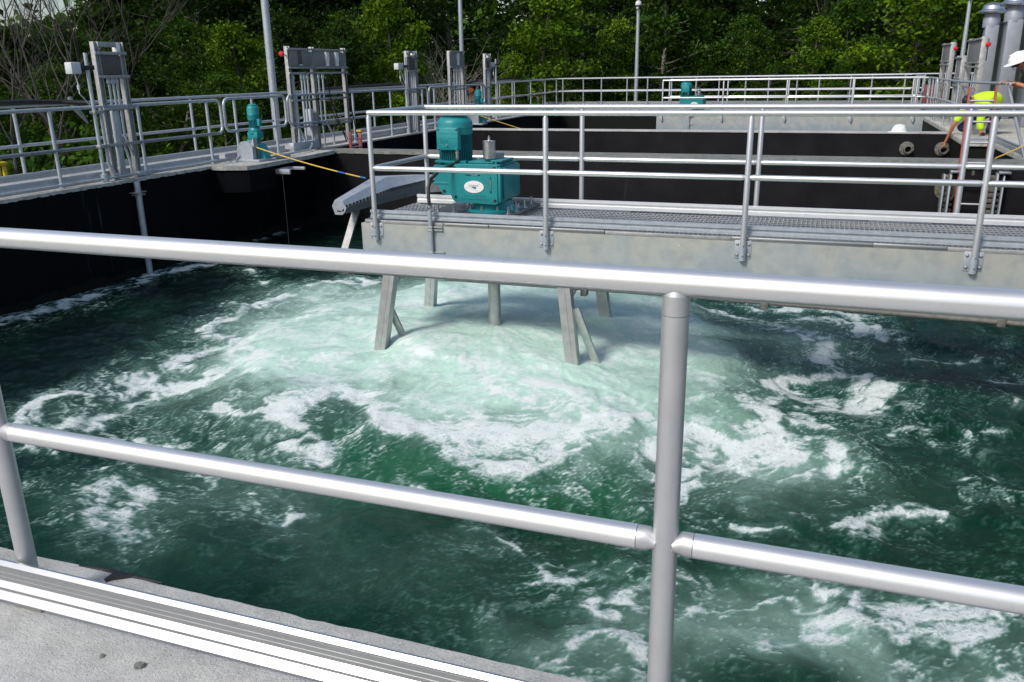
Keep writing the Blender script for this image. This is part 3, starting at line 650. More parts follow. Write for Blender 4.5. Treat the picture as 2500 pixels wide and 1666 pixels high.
# ------------------------------------------------------------------ trough behind the bridge
t = thing('weir_trough', 'grey sheet metal trough sloping into the water behind the near bridge', 'trough', (-6.9, 12.4, -.4))
A = [(-7.10, 11.50, -.47), (-6.96, 11.50, -.48), (-6.925, 11.50, -.553)]; B3 = [(-6.99, 12.60, -.23), (-6.77, 12.60, -.24), (-6.67, 12.60, -.41)]; C3 = [(-6.62, 13.3, -.275), (-6.48, 13.30, -.28), (-6.39, 13.30, -.36)]; D3 = [(-5.9, 13.7, -.30), (-5.8, 13.7, -.31), (-5.72, 13.7, -.38)]
secs = []
for q, ww in ((A, .17), (B3, .30), (C3, .25), (D3, .22)):
    tl, tr_, rr_ = [Vector(p) for p in q]; secs.append([tl, tr_, rr_, rr_ + Vector((-.02, 0, -.004)), tr_ + Vector((-.02, 0, -.02)), tl + Vector((.01, 0, -.02)), tl + Vector((-ww*.3, 0, -.10)), tl + Vector((-ww*.32, 0, -.09))])
MB().loft(secs).build('hood', 'steel_far', t)
lw_ = [[(-6.90, 11.5, -.58), (-6.96, 11.5, -.69), (-7.11, 11.5, -.69), (-7.15, 11.5, -.57), (-7.12, 11.5, -.57), (-7.08, 11.5, -.66), (-6.97, 11.5, -.66), (-6.92, 11.5, -.585)],
       [(-6.66, 12.6, -.465), (-6.72, 12.6, -.64), (-6.98, 12.6, -.64), (-7.06, 12.6, -.38), (-7.03, 12.6, -.38), (-6.96, 12.6, -.61), (-6.74, 12.6, -.61), (-6.69, 12.6, -.47)],
       [(-6.39, 13.3, -.42), (-6.42, 13.3, -.58), (-6.6, 13.3, -.58), (-6.68, 13.3, -.38), (-6.65, 13.3, -.38), (-6.58, 13.3, -.55), (-6.44, 13.3, -.55), (-6.41, 13.3, -.43)],
       [(-5.72, 13.7, -.43), (-5.74, 13.7, -.56), (-5.9, 13.7, -.56), (-5.98, 13.7, -.40), (-5.95, 13.7, -.40), (-5.88, 13.7, -.53), (-5.76, 13.7, -.53), (-5.74, 13.7, -.44)]]
MB().loft(lw_, True).build('channel', 'steel_grey', t)
MB().prism([(-7.10, 11.495, -.475), (-6.96, 11.495, -.485), (-6.925, 11.495, -.553), (-6.90, 11.495, -.585), (-6.93, 11.495, -.65), (-6.98, 11.495, -.70), (-7.11, 11.495, -.70), (-7.155, 11.495, -.57)], (0, -.008, 0)).build('end_plate', 'steel_far', t)
MB().box((-7.07, 11.483, -.652), (-7.0, 11.4865, -.635)).prism([(-6.99, 11.483, -.645), (-6.95, 11.483, -.60), (-6.945, 11.483, -.62), (-6.965, 11.483, -.65)], (0, .003, 0)).build('drain_slot', 'hole', t)
for k in range(13):
    f = .06 + k*.072; p = Vector((-6.91, 11.5, -.568)).lerp(Vector((-6.665, 12.6, -.437)), f); MB().box((p.x-.05, p.y-.006, p.z-.03), (p.x-.004, p.y+.006, p.z+.02)).build('divider_fin', 'steel_grey', t)
lg = MB(); lg.loft([[Vector((x, y, z)) + Vector(o_) for o_ in ((-.06, -.02, 0), (.06, -.02, 0), (.06, .02, 0), (-.06, .02, 0))] for x, y, z in ((-6.97, 11.92, -.66), (-7.16, 11.55, -1.6))]); lg.build('support_strut', 'steel_grey', t)

# ------------------------------------------------------------------ control panel frames
def frame(t, x, posts, zt, bars, w_=.045):
    for y in posts:
        b = MB(); b.box((x-.035, y-w_, 0), (x+.035, y-w_+.012, zt), .002).box((x-.035, y+w_-.012, 0), (x+.035, y+w_, zt), .002).box((x-.006, y-w_+.0125, 0), (x+.006, y+w_-.0125, zt-.002)).box((x-.06, y-.08, 0), (x+.06, y+.08, .012), .002)
        b.build('post', 'steel_grey', t)
    for y0, y1, z in bars: MB().box((x+.0365, y0-.06, z-.02), (x+.062, y1+.06, z+.02), .003).build('crossbar', 'steel_grey', t)
def conduit(t, x, y, z0, z1, r=.017, foot=None):
    pts = [(x, y, z1)] + ([(x, y, z0)] if foot is None else [(x, y, z0+.25), (x, y+.02, z0+.18), (x, y+foot*.6, z0+.02), (x, y+foot, z0-.12), (x, y+foot, .02)])
    MB().tube(pts, r, 10).lathe((x, y, z1-.09), [(r, 0), (r*1.6, .01), (r*1.6, .06), (r*1.2, .065), (r*1.2, .09)], 10).build('conduit', 'steel_far', t)
def board(t, x, y0, y1, z0, z1, m='panel', nm='enclosure'):
    return MB().box((x-.10, y0, z0), (x+.03, y1, z1), .006).build(nm, m, t)
def handle(par, x, y, z0, z1):
    return MB().prism([(x, y-.045, z1), (x, y+.045, z1), (x, y+.035, z1-.06), (x, y+.05, z1-.13), (x, y+.02, z1-.2), (x, y+.035, z0), (x, y-.03, z0), (x, y-.02, z1-.2), (x, y-.05, z1-.11)], (.05, 0, 0)).build('switch_handle', 'white', par)
def beacon(t, x, y, z, dy):
    MB().tube([(x, y, z-.02), (x+.02, y+dy, z)], .012, 8).build('beacon_arm', 'steel_far', t)
    MB().lathe((x+.02, y+dy, z), [(.02, -.03), (.048, -.028), (.05, .01), (.035, .035), (0, .04)], 14, (.4, 1 if dy > 0 else -1, 0)).build('beacon', 'red', t)
def instrument(t, x, yp, yb0, yb1, zb0, zb1, zt, z0=0, cable=True):
    MB().tube([(x, yp, z0), (x, yp, zt)], .026, 12).lathe((x, yp, 0), [(.05, 0), (.05, .11), (.03, .115)], 12).build('pole', 'steel_far', t)
    bx = MB().box((x-.07, yb0, zb0), (x+.05, yb1, zb1), .012).build('instrument_box', 'boxgrey', t)
    s_ = 1 if yp > yb1 else -1
    MB().box((x-.05, (yb1 if s_ > 0 else yb0-.10), zb0+.02), (x+.02, (yb1+.08 if s_ > 0 else yb0), zb1-.02), .01).box((x-.04, min(yp, yb1)-.02, zb0+.05), (x+.03, max(yp, yb0)+.1, zb1-.04), .008).build('box_bracket', 'black', t)
    if cable: MB().tube([(x, (yb0+yb1)/2, zb0), (x, (yb0+yb1)/2+.03, zb0-.12), (x+.01, (yb0+yb1)/2+.02, zb0-.25), (x, yp-.06, zb0-.4)], .008, 6).lathe((x, (yb0+yb1)/2+.03, zb0-.2), [(.018, 0), (.018, .06)], 8).build('cable', 'boxgrey', t)
PX = -9.5
t = thing('panel_frame', 'leftmost upright steel frame with one brown square panel at its top', 'panel frame', (PX, 9.8, 0), 'panel frames on the left walkway')
frame(t, PX, [9.57, 10.02], 1.87, [(9.57, 10.02, 1.72), (9.57, 10.02, 1.41), (9.57, 10.02, .98), (9.57, 10.02, .49)])
MB().box((PX+.0, 9.615, 1.80), (PX+.03, 9.975, 1.87), .003).build('crossbar', 'steel_grey', t)
board(t, PX, 9.625, 9.965, 1.435, 1.70, 'panel_brown'); MB().box((PX-.05, 9.93, 1.74), (PX+.04, 10.0, 1.86), .01).build('switch_handle', 'white', t)
for y, ft in ((9.72, None), (9.80, .10), (9.87, .14)): conduit(t, PX+.01, y, .05 if ft is None else .35, 1.40, .017, ft)
MB().box((PX-.03, 9.69, .05), (PX+.05, 9.76, .95), .008).build('conduit_body', 'steel_far', t)
t = thing('instrument_post', 'small post with a light grey box left of the leftmost panel frame', 'instrument post', (PX+.05, 9.34, 0), 'grey instrument boxes')
instrument(t, PX+.05, 9.34, 9.03, 9.19, 1.45, 1.60, 1.72)
MB().box((PX+.0, 9.30, .93), (PX+.10, 9.46, .97), .004).box((PX+.0, 9.30, .47), (PX+.10, 9.48, .51), .004).build('bracket', 'steel_grey', t)
MB().tube([(PX+.05, 9.45, 1.0), (PX+.05, 9.45, .25), (PX+.06, 9.52, .1), (PX+.08, 9.6, .06)], .022, 10).build('conduit', 'steel_far', t)

t = thing('panel_frame', 'wide double panel frame with two white switch handles and a red beacon', 'panel frame', (PX, 15, 0), 'panel frames on the left walkway')
frame(t, PX, [14.13, 14.95, 16.13], 1.90, [(14.13, 14.90, 1.85), (15.0, 16.13, 1.85), (14.13, 14.9, 1.52), (15.0, 16.13, 1.52), (14.13, 14.9, 1.42), (15.0, 16.13, 1.42), (14.13, 14.95, .93), (14.95, 16.13, .93), (14.13, 14.95, .44), (14.95, 16.13, .44)])
e1 = board(t, PX, 14.19, 14.90, 1.55, 1.82); MB().box((PX+.0305, 14.42, 1.55), (PX+.034, 14.56, 1.82), .001).build('dark_strip', 'panel_brown', e1); MB().box((PX+.0345, 14.45, 1.555), (PX+.045, 14.56, 1.58), .003).build('latch', 'boxgrey', e1)
e2 = board(t, PX, 15.01, 16.07, 1.55, 1.82)
for y in (15.42, 15.78): handle(e2, PX+.031, y, 1.55, 1.81)
beacon(t, PX, 14.10, 1.76, -.18)
for y, ft in ((14.24, .22), (14.52, None), (14.62, .20), (14.73, None), (15.12, .05), (15.27, .25)): conduit(t, PX+.01, y, .3 if ft else .05, 1.40, .019, ft)
MB().tube([(PX+.05, 16.05, 1.45), (PX+.07, 16.12, 1.0), (PX+.08, 16.3, .3), (PX+.1, 16.36, .0)], .012, 6).tube([(PX+.04, 15.35, 1.40), (PX+.06, 15.42, .95), (PX+.1, 15.6, .5), (PX+.2, 15.7, .05)], .012, 6).tube([(PX+.04, 15.4, .95), (PX+.06, 15.5, .6), (PX+.2, 15.75, .1)], .010, 6).build('cable', 'black', t)
MB().box((PX-.12, 14.75, .25), (PX+.0, 14.85, .75), .006).box((PX-.06, 14.0, .0), (PX+.05, 14.9, .16), .006).build('conduit_body', 'steel_far', t)

def small_panel(y0, y1, zt, zb0, zb1, label, m, hd_=False, top_handle=False):
    t = thing('panel_frame', label, 'panel frame', (PX, (y0+y1)/2, 0), 'panel frames on the left walkway')
    frame(t, PX, [y0, y1], zt, [(y0, y1, zb1+.03), (y0, y1, zb0-.03), (y0, y1, .95), (y0, y1, .46)], .055)
    e_ = board(t, PX, y0+.06, y1-.06, zb0, zb1, m)
    if hd_: handle(e_, PX+.031, (y0+y1)/2+.03, zb0+.02, zb1-.01)
    if top_handle: MB().box((PX-.05, y1-.14, zb1+.05), (PX+.04, y1-.03, zt-.01), .01).build('switch_handle', 'white', t)
    MB().box((PX+.0, y0+.06, zt-.05), (PX+.03, y1-.06, zt), .003).build('crossbar', 'steel_grey', t)
    for k in range(3): conduit(t, PX+.01, y0 + (y1-y0)*(.3+.2*k), .05, zb0-.05, .018)
    return t
small_panel(19.03, 19.48, 1.89, 1.46, 1.74, 'narrow panel frame with a grey box and hanging wires on its left side', 'panel_brown', False, True)
t = thing('instrument_post', 'light grey box on a post against the left side of the third panel frame', 'instrument post', (PX+.04, 18.85, 0), 'grey instrument boxes')
instrument(t, PX+.04, 18.88, 18.42, 18.68, 1.47, 1.61, 1.74)
MB().tube([(PX+.05, 18.6, 1.45), (PX+.06, 18.75, 1.2), (PX+.06, 18.85, 1.0), (PX+.07, 19.5, 1.05), (PX+.07, 19.62, .95), (PX+.07, 19.55, .85)], .009, 6).build('loose_wire', 'boxgrey', t)
small_panel(21.53, 22.42, 1.93, 1.55, 1.88, 'panel frame with a torn white strip on its dark panel beside the light pole', 'panel', True)
t = small_panel(24.08, 24.44, 1.89, 1.50, 1.73, 'slim panel frame, last of the row on the left walkway', 'panel_brown', False, True)
t = thing('instrument_post', 'light grey box on a slim pole right of the last left panel frame', 'instrument post', (PX+.03, 24.9, 0), 'grey instrument boxes')
instrument(t, PX+.03, 24.9, 24.56, 24.76, 1.52, 1.65, 1.75)
# panel frames on the right walkway
def right_panel(x, ys, zt, zb0, label, bc):
    t = thing('panel_frame', label, 'panel frame', (x, sum(ys)/len(ys), 0), 'panel frames on the right walkway')
    for y in ys: MB().box((x-.06, y-.05, 0), (x+.06, y+.05, zt), .004).build('post', 'steel_grey', t)
    for z in (zt-.04, zb0-.03, zb0-.12, .9): MB().box((x-.085, ys[0]-.08, z-.02), (x-.0605, ys[-1]+.08, z+.02), .003).build('crossbar', 'steel_grey', t)
    MB().box((x-.055, ys[0]+.06, zb0), (x+.10, ys[-1]-.06, zt-.03), .006).build('enclosure', 'panel', t)
    for k in range(3): MB().tube([(x, ys[0]+.2+.25*k, 0), (x, ys[0]+.2+.25*k, zb0)], .022, 8).build('conduit', 'steel_far', t)
    if bc: beacon(t, x+.03, ys[0]-.06, zt-.16, -.16)
right_panel(2.95, [26.0, 27.7], 1.94, 1.5, 'grey panel frame with a small red beacon beside the right light pole', True)
right_panel(2.95, [20.9, 22.7], 1.93, 1.45, 'tall grey panel frame with a red beacon just behind the lime worker', True)
right_panel(2.95, [23.6, 24.4], 1.58, 1.1, 'lower grey panel board standing between the two right panel frames', False)

# ------------------------------------------------------------------ conduits, hoses, wall pipes
t = solo('conduit', MB().tube([(-9.44, 2, .05), (-9.44, 11.4, .05), (-9.45, 11.6, .06), (-9.45, 12.0, .06)], .018, 10).tube([(-9.0, 12.6, .045), (-9.05, 13.6, .05), (-9.1, 14.0, .05), (-9.2, 14.25, .12), (-9.3, 14.4, .14)], .018, 10).box((-9.47, 9.95, .02), (-9.40, 10.25, .085), .006).box((-8.98, 12.72, .02), (-8.82, 12.95, .08), .006).box((-9.47, 7.4, .02), (-9.41, 7.5, .08), .004), 'steel_far', 'thin grey conduit lying along the left wall coping', 'conduit')
t = thing('wall_pipe', 'grey vertical pipe clamped to the black left wall below the first panel', 'pipe', (-9.30, 9.76, -1.5))
MB().tube([(-9.30, 9.76, -1.6), (-9.30, 9.76, -.04)], .045, 14).build('pipe', 'steel_far', t)
MB().box((-9.35, 9.64, -.20), (-9.25, 9.88, -.185), .002).box((-9.35, 9.67, -.235), (-9.25, 9.85, -.22), .002).build('clamp', 'steel_grey', t)
solo('drip_line', MB().tube([(-8.60, 12.33, -.2), (-8.60, 12.335, -.8), (-8.602, 12.33, -1.5)], .005, 6), 'iron_and_shade', 'thin pale vertical rod hanging from the angle bracket to the water', 'rod')
solo('hose', MB().tube([(-10.57, 2, 1.10), (-10.57, 6, 1.105), (-10.57, 9.3, 1.09), (-10.5, 9.8, 1.07), (-10.2, 10.0, 1.05)], .034, 12), 'black', 'thick black hose lying along the top rail at the left edge', 'hose')
solo('hose', MB().tube([(-10.57, 16.4, 1.05), (-10.57, 17.2, 1.09), (-10.57, 20.2, 1.13), (-10.5, 20.9, 1.10)], .030, 10), 'black', 'black hose tied along the rail right of the double panel frame', 'hose')
solo('hose', MB().tube([(-10.57, 25.2, 1.06), (-10.57, 26, 1.12), (-10.57, 29, 1.15), (-10.57, 30.2, 1.13)], .034, 10), 'black', 'distant black hose on the rail by the last panel frame', 'hose')
solo('plastic_wrap', MB().tube([(-10.5, 9.95, 1.14), (-10.46, 9.98, 1.0), (-10.44, 10.08, .86), (-10.43, 10.16, .74)], [.03, .045, .035, .010], 10), 'panel', 'grey plastic wrapping hanging from the end of the black hose', 'wrapping')
# debris on the near walkway
for (x, y, s_, lb) in ((-1.61, 1.335, .007, 'smaller dark pebble on the near concrete, left of the other'), (-1.49, 1.335, .012, 'larger flat pebble on the near concrete')):
    b = MB(); rr_ = random.Random(int(s_*9999)); b.lathe((x, y, -.001), [(s_*.7, 0), (s_*1.15, s_*.3), (s_*.9, s_*.75), (s_*.3, s_*.9), (0, s_*.92)], 9)
    b.v = [(p[0]+rr_.uniform(-.2, .2)*s_, p[1]+rr_.uniform(-.2, .2)*s_, p[2]) for p in b.v]; solo('pebble', b, 'divtop', lb, 'pebble')

# ------------------------------------------------------------------ light poles
def lamp(x, y, zt, r, label, head, z0=-1.0):
    t = thing('lamp_post', label, 'lamp post', (x, y, z0), 'light poles')
    MB().tube([(x, y, z0), (x, y, z0+2), (x, y, zt)], [r*1.15, r*1.1, r*.85], 16).build('pole', 'steel_far', t)
    MB().lathe((x, y, z0), [(r*2.2, 0), (r*2.2, .05), (r*1.2, .08)], 12).build('base', 'steel_grey', t)
    h = MB(); h.lathe((x, y, zt), [(.05, -.02), (.10, 0), (.12, .03), (.12, .13)], 20); h.build('lamp_head', 'black', t)
    MB().lathe((x, y, zt), [(.12, .132), (.125, .17), (.11, .24), (.07, .29), (0, .31)], 20).build('lamp_dome', 'boxgrey', t)
    if head: MB().box((x-.05, y-.19, zt-.02), (x+.05, y-.10, zt+.06), .01).build('sensor', 'steel_grey', t)
    return t
lamp(-11.5, 16.45, 7.2, .078, 'tall pale light pole behind the small teal winch', False)
lamp(-11.5, 27.1, 7.4, .066, 'pale light pole behind the fourth panel frame', False)
lamp(-7.2, 34.5, 3.60, .072, 'light pole with a lamp head at top edge, left of the distant teal drive', True)
lamp(4.25, 34.5, 3.46, .072, 'light pole standing at the far right in front of the trees', True)

# ------------------------------------------------------------------ ladders, hat, pipes, gate
def ladder(label, A, B_, wv, rungs, m='fibre_red', tag_=False):
    A, B_, wv = Vector(A), Vector(B_), Vector(wv); t = thing('ladder', label, 'ladder', A, 'red ladders')
    d = (B_-A).normalized(); u = wv.normalized(); n = d.cross(u)
    for s_ in (0, 1):
        o = wv*s_
        MB().loft([[P_+o+u*p+n*q for p, q in ((-.014, -.035), (.014, -.035), (.014, .035), (-.014, .035))] for P_ in (A, B_)]).build('side_rail', m, t)
    for f in rungs:
        p = A.lerp(B_, f); MB().tube([p+u*.01, p+wv-u*.01], .016, 10).build('rung', 'alu_post', t)
    if tag_: MB().box(tuple(B_+wv+Vector((-.06, -.05, -.01))), tuple(B_+wv+Vector((.05, .10, .02)))).build('caution_tag', 'yellow', t)
    return t
ladder('red fibreglass ladder leaning on the dividing wall in front of the kneeling worker', (1.95, 14.26, -1.7), (1.925, 14.36, 1.075), (.345, 0, 0), [.07, .177, .284, .391, .50, .609, .716, .823, .93])
ladder('red ladder tops rising from the hatch beside the double panel frame', (-9.15, 15.55, -1.8), (-9.30, 15.85, .24), (.02, .37, 0), [.1, .25, .4, .55, .7, .85, .93], tag_=True)
def hard_hat(par, x, y, z, rot, s_=1.0, name='hard_hat', label=None):
    b = MB(); n = 24; prof = [(.0, .118), (.045, .114), (.08, .098), (.105, .068), (.118, .03), (.121, .008), (.140, .0), (.141, -.006), (.119, .0)]
    b.lathe((0, 0, 0), prof, n)
    vv = []
    for p in b.v:
        q = Vector(p)
        if q.z < .02 and q.y < 0 and q.xy.length > .125: q.y *= 1.28
        q.y *= 1.12
        vv.append(tuple(rot @ (q*s_) + Vector((x, y, z))))
    b.v = vv
    b2_ = [rot @ (Vector(q)*s_) + Vector((x, y, z)) for q in ((0, -.10, .105), (0, 0, .124), (0, .10, .10))]
    b.tube(b2_, .012*s_, 8)
    return b
I3 = Matrix.Identity(3)
solo('hard_hat', hard_hat(None, 1.50, 20.58, .02, Matrix.Rotation(R(-70), 3, 'Z'), 1.15), 'white', 'white hard hat resting on the channel wall coping', 'hard hat')
for (x, lb) in ((1.68, 'flanged pipe stub in the black wall below the white hard hat'), (2.37, 'flanged pipe stub gripped by the kneeling worker')):
    t = thing('pipe_stub', lb, 'pipe', (x, 20.4, -.33), 'pipe stubs in the channel wall')
    MB().lathe((x, 20.42, -.325), [(.145, 0), (.145, .03), (.11, .032), (.11, .05)], 28, (0, -1, 0)).build('flange', 'iron_and_shade', t)
    MB().lathe((x, 20.375, -.325), [(.085, 0), (.085, .16), (.066, .162), (.066, .02)], 24, (0.12, -1, -.05), caps=False).build('pipe', 'iron_and_shade', t)
    MB().lathe((x, 20.37, -.325), [(.066, 0), (.0, .001)], 20, (0, -1, 0)).build('pipe_bore', 'hole', t)
    for k in range(8): MB().lathe((x+.127*math.cos(R(45*k+20)), 20.388, -.325+.127*math.sin(R(45*k+20))), [(.012, 0), (.012, .015), (.007, .016), (.007, .03)], 6, (0, -1, 0)).build('bolt', 'iron_and_shade', t)
t = thing('sluice_gate', 'encrusted sluice gate guides hanging on the dividing wall beside the red ladder', 'sluice gate', (2.15, 14.38, -.5))
for x0, sg in ((1.83, -1), (2.45, 1)):
    MB().box((x0-.012, 14.25, -1.5), (x0+.012, 14.40, -.15), .003).box((x0+.085*(1 if sg > 0 else -1)-.01, 14.25, -1.5), (x0+.085*(1 if sg > 0 else -1)+.01, 14.40, -.18), .003).build('guide_rail', 'steel_far', t)
    MB().box((x0-(.0 if sg > 0 else .02), 14.22, -.155), (x0+.16, 14.40, -.118), .004).build('guide_cap', 'alu_toe', t)
    b = MB(); rr_ = random.Random(3 if sg > 0 else 8)
    for k in range(16):
        z = -.22 - k*.085; b.box((x0+(-.10 if sg < 0 else -.11)+rr_.uniform(-.02, .02), 14.36-rr_.uniform(0, .03), z-.038+rr_.uniform(-.01, .01)), (x0-.013, 14.415, z+.03), .012)
        b.lathe((x0+.045, 14.40, z), [(.035, 0), (.034, .03), (.018, .05), (0, .055)], 7, (0, -1, 0))
    b.build('anchor_flange', 'crust', t)
MB().lathe((1.80, 14.415, -.42), [(.16, 0), (.16, .04), (.10, .05), (.05, .05)], 20, (0, -1, 0)).build('gate_wheel', 'crust', t)
solo('wall_pipe', MB().box((2.12, 14.405, -.20), (2.16, 14.418, -.13), .003), 'crust', 'small rust stain plate on the dividing wall between gate guides', 'plate')

# ------------------------------------------------------------------ vent stacks and cladding at the right
t = thing('plant_building', 'low grey green clad building at the right edge behind the steel stacks', 'building', (5.2, 25, -1))
MB().box((4.62, 17, -1), (7.5, 32.2, 2.50)).build('cladding', 'stackgreen', t)
MB().box((4.58, 16.9, 2.505), (7.6, 32.3, 2.56), .01).build('roof_edge', 'stackgrey', t)
for y in (18.5, 21.6, 24.7, 27.8): MB().box((4.60, y, .6), (4.618, y+.55, 1.9)).build('louvre_opening', 'hole', t)
for y, lb in ((29.7, 'silver capped steel vent stack farthest along the right side'), (26.2, 'silver capped steel vent stack, second from the trees'), (22.7, 'partly cut off steel vent stack nearest the white hatted worker'), (19.3, 'steel vent stack beyond the right edge of the view')):
    t = thing('vent_stack', lb, 'vent stack', (4.28, y, 0), 'steel vent stacks')
    MB().box((4.14, y-.22, 0), (4.50, y+.22, 2.45), .03).build('duct', 'stackgrey', t)
    MB().lathe((4.30, y, 0), [(.23, 2.40), (.23, 2.66), (.20, 2.70), (.20, 2.80)], 24).build('neck', 'stackgrey', t)
    MB().lathe((4.30, y, 0), [(.20, 2.80), (.36, 2.79), (.37, 2.83), (.33, 2.88), (.30, 2.90), (.28, 3.0), (.20, 3.06), (0, 3.09)], 28).build('rain_cap', 'tin', t)
t = thing('cabinet', 'low rust brown cabinet behind the railing at the far right corner', 'cabinet', (3.0, 30.8, .003))
MB().box((2.80, 30.6, .003), (3.05, 31.0, .78), .01).build('door', 'brick', t); MB().box((3.054, 30.6, .003), (3.35, 31.0, .80), .01).build('body', 'brick', t)
for k in range(7): MB().box((3.10, 30.59, .25+.07*k), (3.30, 30.6, .275+.07*k)).build('louvre', 'wood', t)
t = thing('stair_railing', 'weathered wooden picket stair railing behind the far teal winch', 'railing', (-12.5, 31, -.9))
MB().loft([[(x, y, z) for x, z in ((-12.54, z0-.02), (-12.46, z0-.02), (-12.46, z0+.02), (-12.54, z0+.02))] for y, z0 in ((29.3, .68), (33.2, .40), (36, -.2))]).build('hand_rail', 'wood', t)
for k in range(16):
    y = 29.4 + .25*k; z1 = .66 - (y-29.3)*.075; MB().box((-12.53, y-.025, z1-.85), (-12.48, y+.025, z1-.01)).build('picket', 'wood', t)
t = thing('valve_marker', 'orange round marker on a dark stick by the wooden stair railing', 'marker', (-11.4, 27.6, -1))
MB().tube([(-11.4, 27.6, -1), (-11.4, 27.6, .55)], .03, 8).build('stick', 'black', t); MB().lathe((-11.38, 27.55, .80), [(.03, 0), (.085, .01), (.085, .05), (.03, .06)], 14, (.4, -1, 0)).tube([(-11.4, 27.6, .5), (-11.38, 27.56, .80)], .015, 6).build('disc', plain('orange_plastic', (.62, .12, .02), .5), t)
t = thing('bollard', 'yellow steel stand cut by the left edge beyond the walkway', 'bollard', (-14.05, 11.5, -1))
MB().box((-14.11, 11.30, -.10), (-13.97, 11.62, -.03), .02).build('top_bar', 'yellow', t)
for y in (11.33, 11.46, 11.585): MB().box((-14.07, y-.025, -1.0), (-14.01, y+.025, -.1005), .004).build('leg', 'yellow', t)

t = solo('sealant_strip', MB().tube([(-2.0, 1.640, -.002), (-1.9, 1.648, .0), (-1.78, 1.645, .001), (-1.70, 1.652, -.004)], [.004, .007, .006, .003], 6).tube([(-1.86, 1.60, .001), (-1.85, 1.62, .003), (-1.80, 1.645, .002)], [.008, .013, .006], 6), 'black', 'torn black sealant strip on the coping beside the left foreground post', 'sealant')

# ------------------------------------------------------------------ people
def skin_mesh(joints, edges, name, mat, parent, sub=2, grow=0.0):
    keys = list(joints); idx = {k: i for i, k in enumerate(keys)}; o0 = ORG.get(parent.name, Vector())
    me = bpy.data.meshes.new(name); me.from_pydata([tuple(Vector(joints[k][0])-o0) for k in keys], [(idx[a], idx[b]) for a, b in edges], [])
    ob = bpy.data.objects.new(name, me); COL.objects.link(ob)
    md = ob.modifiers.new('skin', 'SKIN'); md.use_smooth_shade = True
    sv = me.skin_vertices[0].data
    for k in keys:
        rr = joints[k][1]; rx, ry = rr if isinstance(rr, tuple) else (rr, rr)
        sv[idx[k]].radius = (rx+grow, ry+grow)
    sv[0].use_root = True
    ss = ob.modifiers.new('sub', 'SUBSURF'); ss.levels = sub; ss.render_levels = sub
    dg = bpy.context.evaluated_depsgraph_get(); dg.update()
    m2 = bpy.data.meshes.new_from_object(ob.evaluated_get(dg)); bpy.data.objects.remove(ob)
    m2.materials.clear(); m2.materials.append(M[mat])
    for p in m2.polygons: p.use_smooth = True
    o = bpy.data.objects.new(name, m2); COL.objects.link(o); o.parent = parent; ORG[o.name] = o0
    return o
def chain(*ks): return list(zip(ks[:-1], ks[1:]))
def hand(j, e, wrist, palm, tip_dir, side, up_, tag_, L=.075):
    # palm and five bent fingers as branches of the skeleton
    w = Vector(j[wrist][0]); td = Vector(tip_dir).normalized(); sd = Vector(side).normalized(); ud = Vector(up_).normalized()
    p = w + td*.055; j[tag_+'p'] = (p, (.030, .017)); e.append((wrist, tag_+'p'))
    for k, (off, ln) in enumerate(((-.027, .9), (-.009, 1.0), (.009, .95), (.027, .75))):
        a = p + sd*off + td*.035; b = a + td*L*.5*ln - ud*.008; c = b + td*L*.35*ln - ud*.032
        j[tag_+'a%d' % k] = (a, .0095); j[tag_+'b%d' % k] = (b, .009); j[tag_+'c%d' % k] = (c, .007); e += [(tag_+'p', tag_+'a%d' % k)] + chain(tag_+'a%d' % k, tag_+'b%d' % k, tag_+'c%d' % k)
    a = w + td*.03 - sd*.036; b = a + td*.03 - sd*.02 - ud*.012; j[tag_+'t0'] = (a, .011); j[tag_+'t1'] = (b, .009); e += [(wrist, tag_+'t0'), (tag_+'t0', tag_+'t1')]
def head_parts(t, c, look, hair=True):
    c = Vector(c); f = Vector(look).normalized(); s_ = f.cross(Vector((0, 0, 1))).normalized(); u = s_.cross(f)
    for sg in (-1, 1):
        MB().lathe(c + f*.088 + s_*(.032*sg) + u*.012, [(.0, -.011), (.009, -.006), (.011, 0), (.009, .006), (0, .011)], 8, f).build('eye', 'hair', t)
        MB().lathe(c + s_*(.078*sg) + u*.0 - f*.005, [(.0, -.01), (.02, -.008), (.026, .002), (.02, .010), (0, .012)], 8, s_*sg).build('ear', 'skin', t)
    MB().loft([[c + f*.085 + u*.012 + s_*.008, c + f*.085 + u*.012 - s_*.008, c + f*.092 + u*.014], [c + f*.088 - u*.022 + s_*.015, c + f*.088 - u*.022 - s_*.015, c + f*.112 - u*.018]]).build('nose', 'skin', t)
    MB().tube([c + f*.083 - u*.048 + s_*.022, c + f*.092 - u*.046, c + f*.083 - u*.048 - s_*.022], .005, 6).build('mouth', 'brick', t)
    if hair:
        b = MB(); n = 16; vs = []
        b.lathe((0, 0, 0), [(.093, -.03), (.099, .02), (.09, .065), (.06, .100), (0, .112)], 16)
        b.v = [tuple(c - f*.02 + s_*(p[0]*.86) + f*(p[1]*1.08) + u*(p[2]+.012)) for p in b.v]; b.build('hair', 'hair', t)

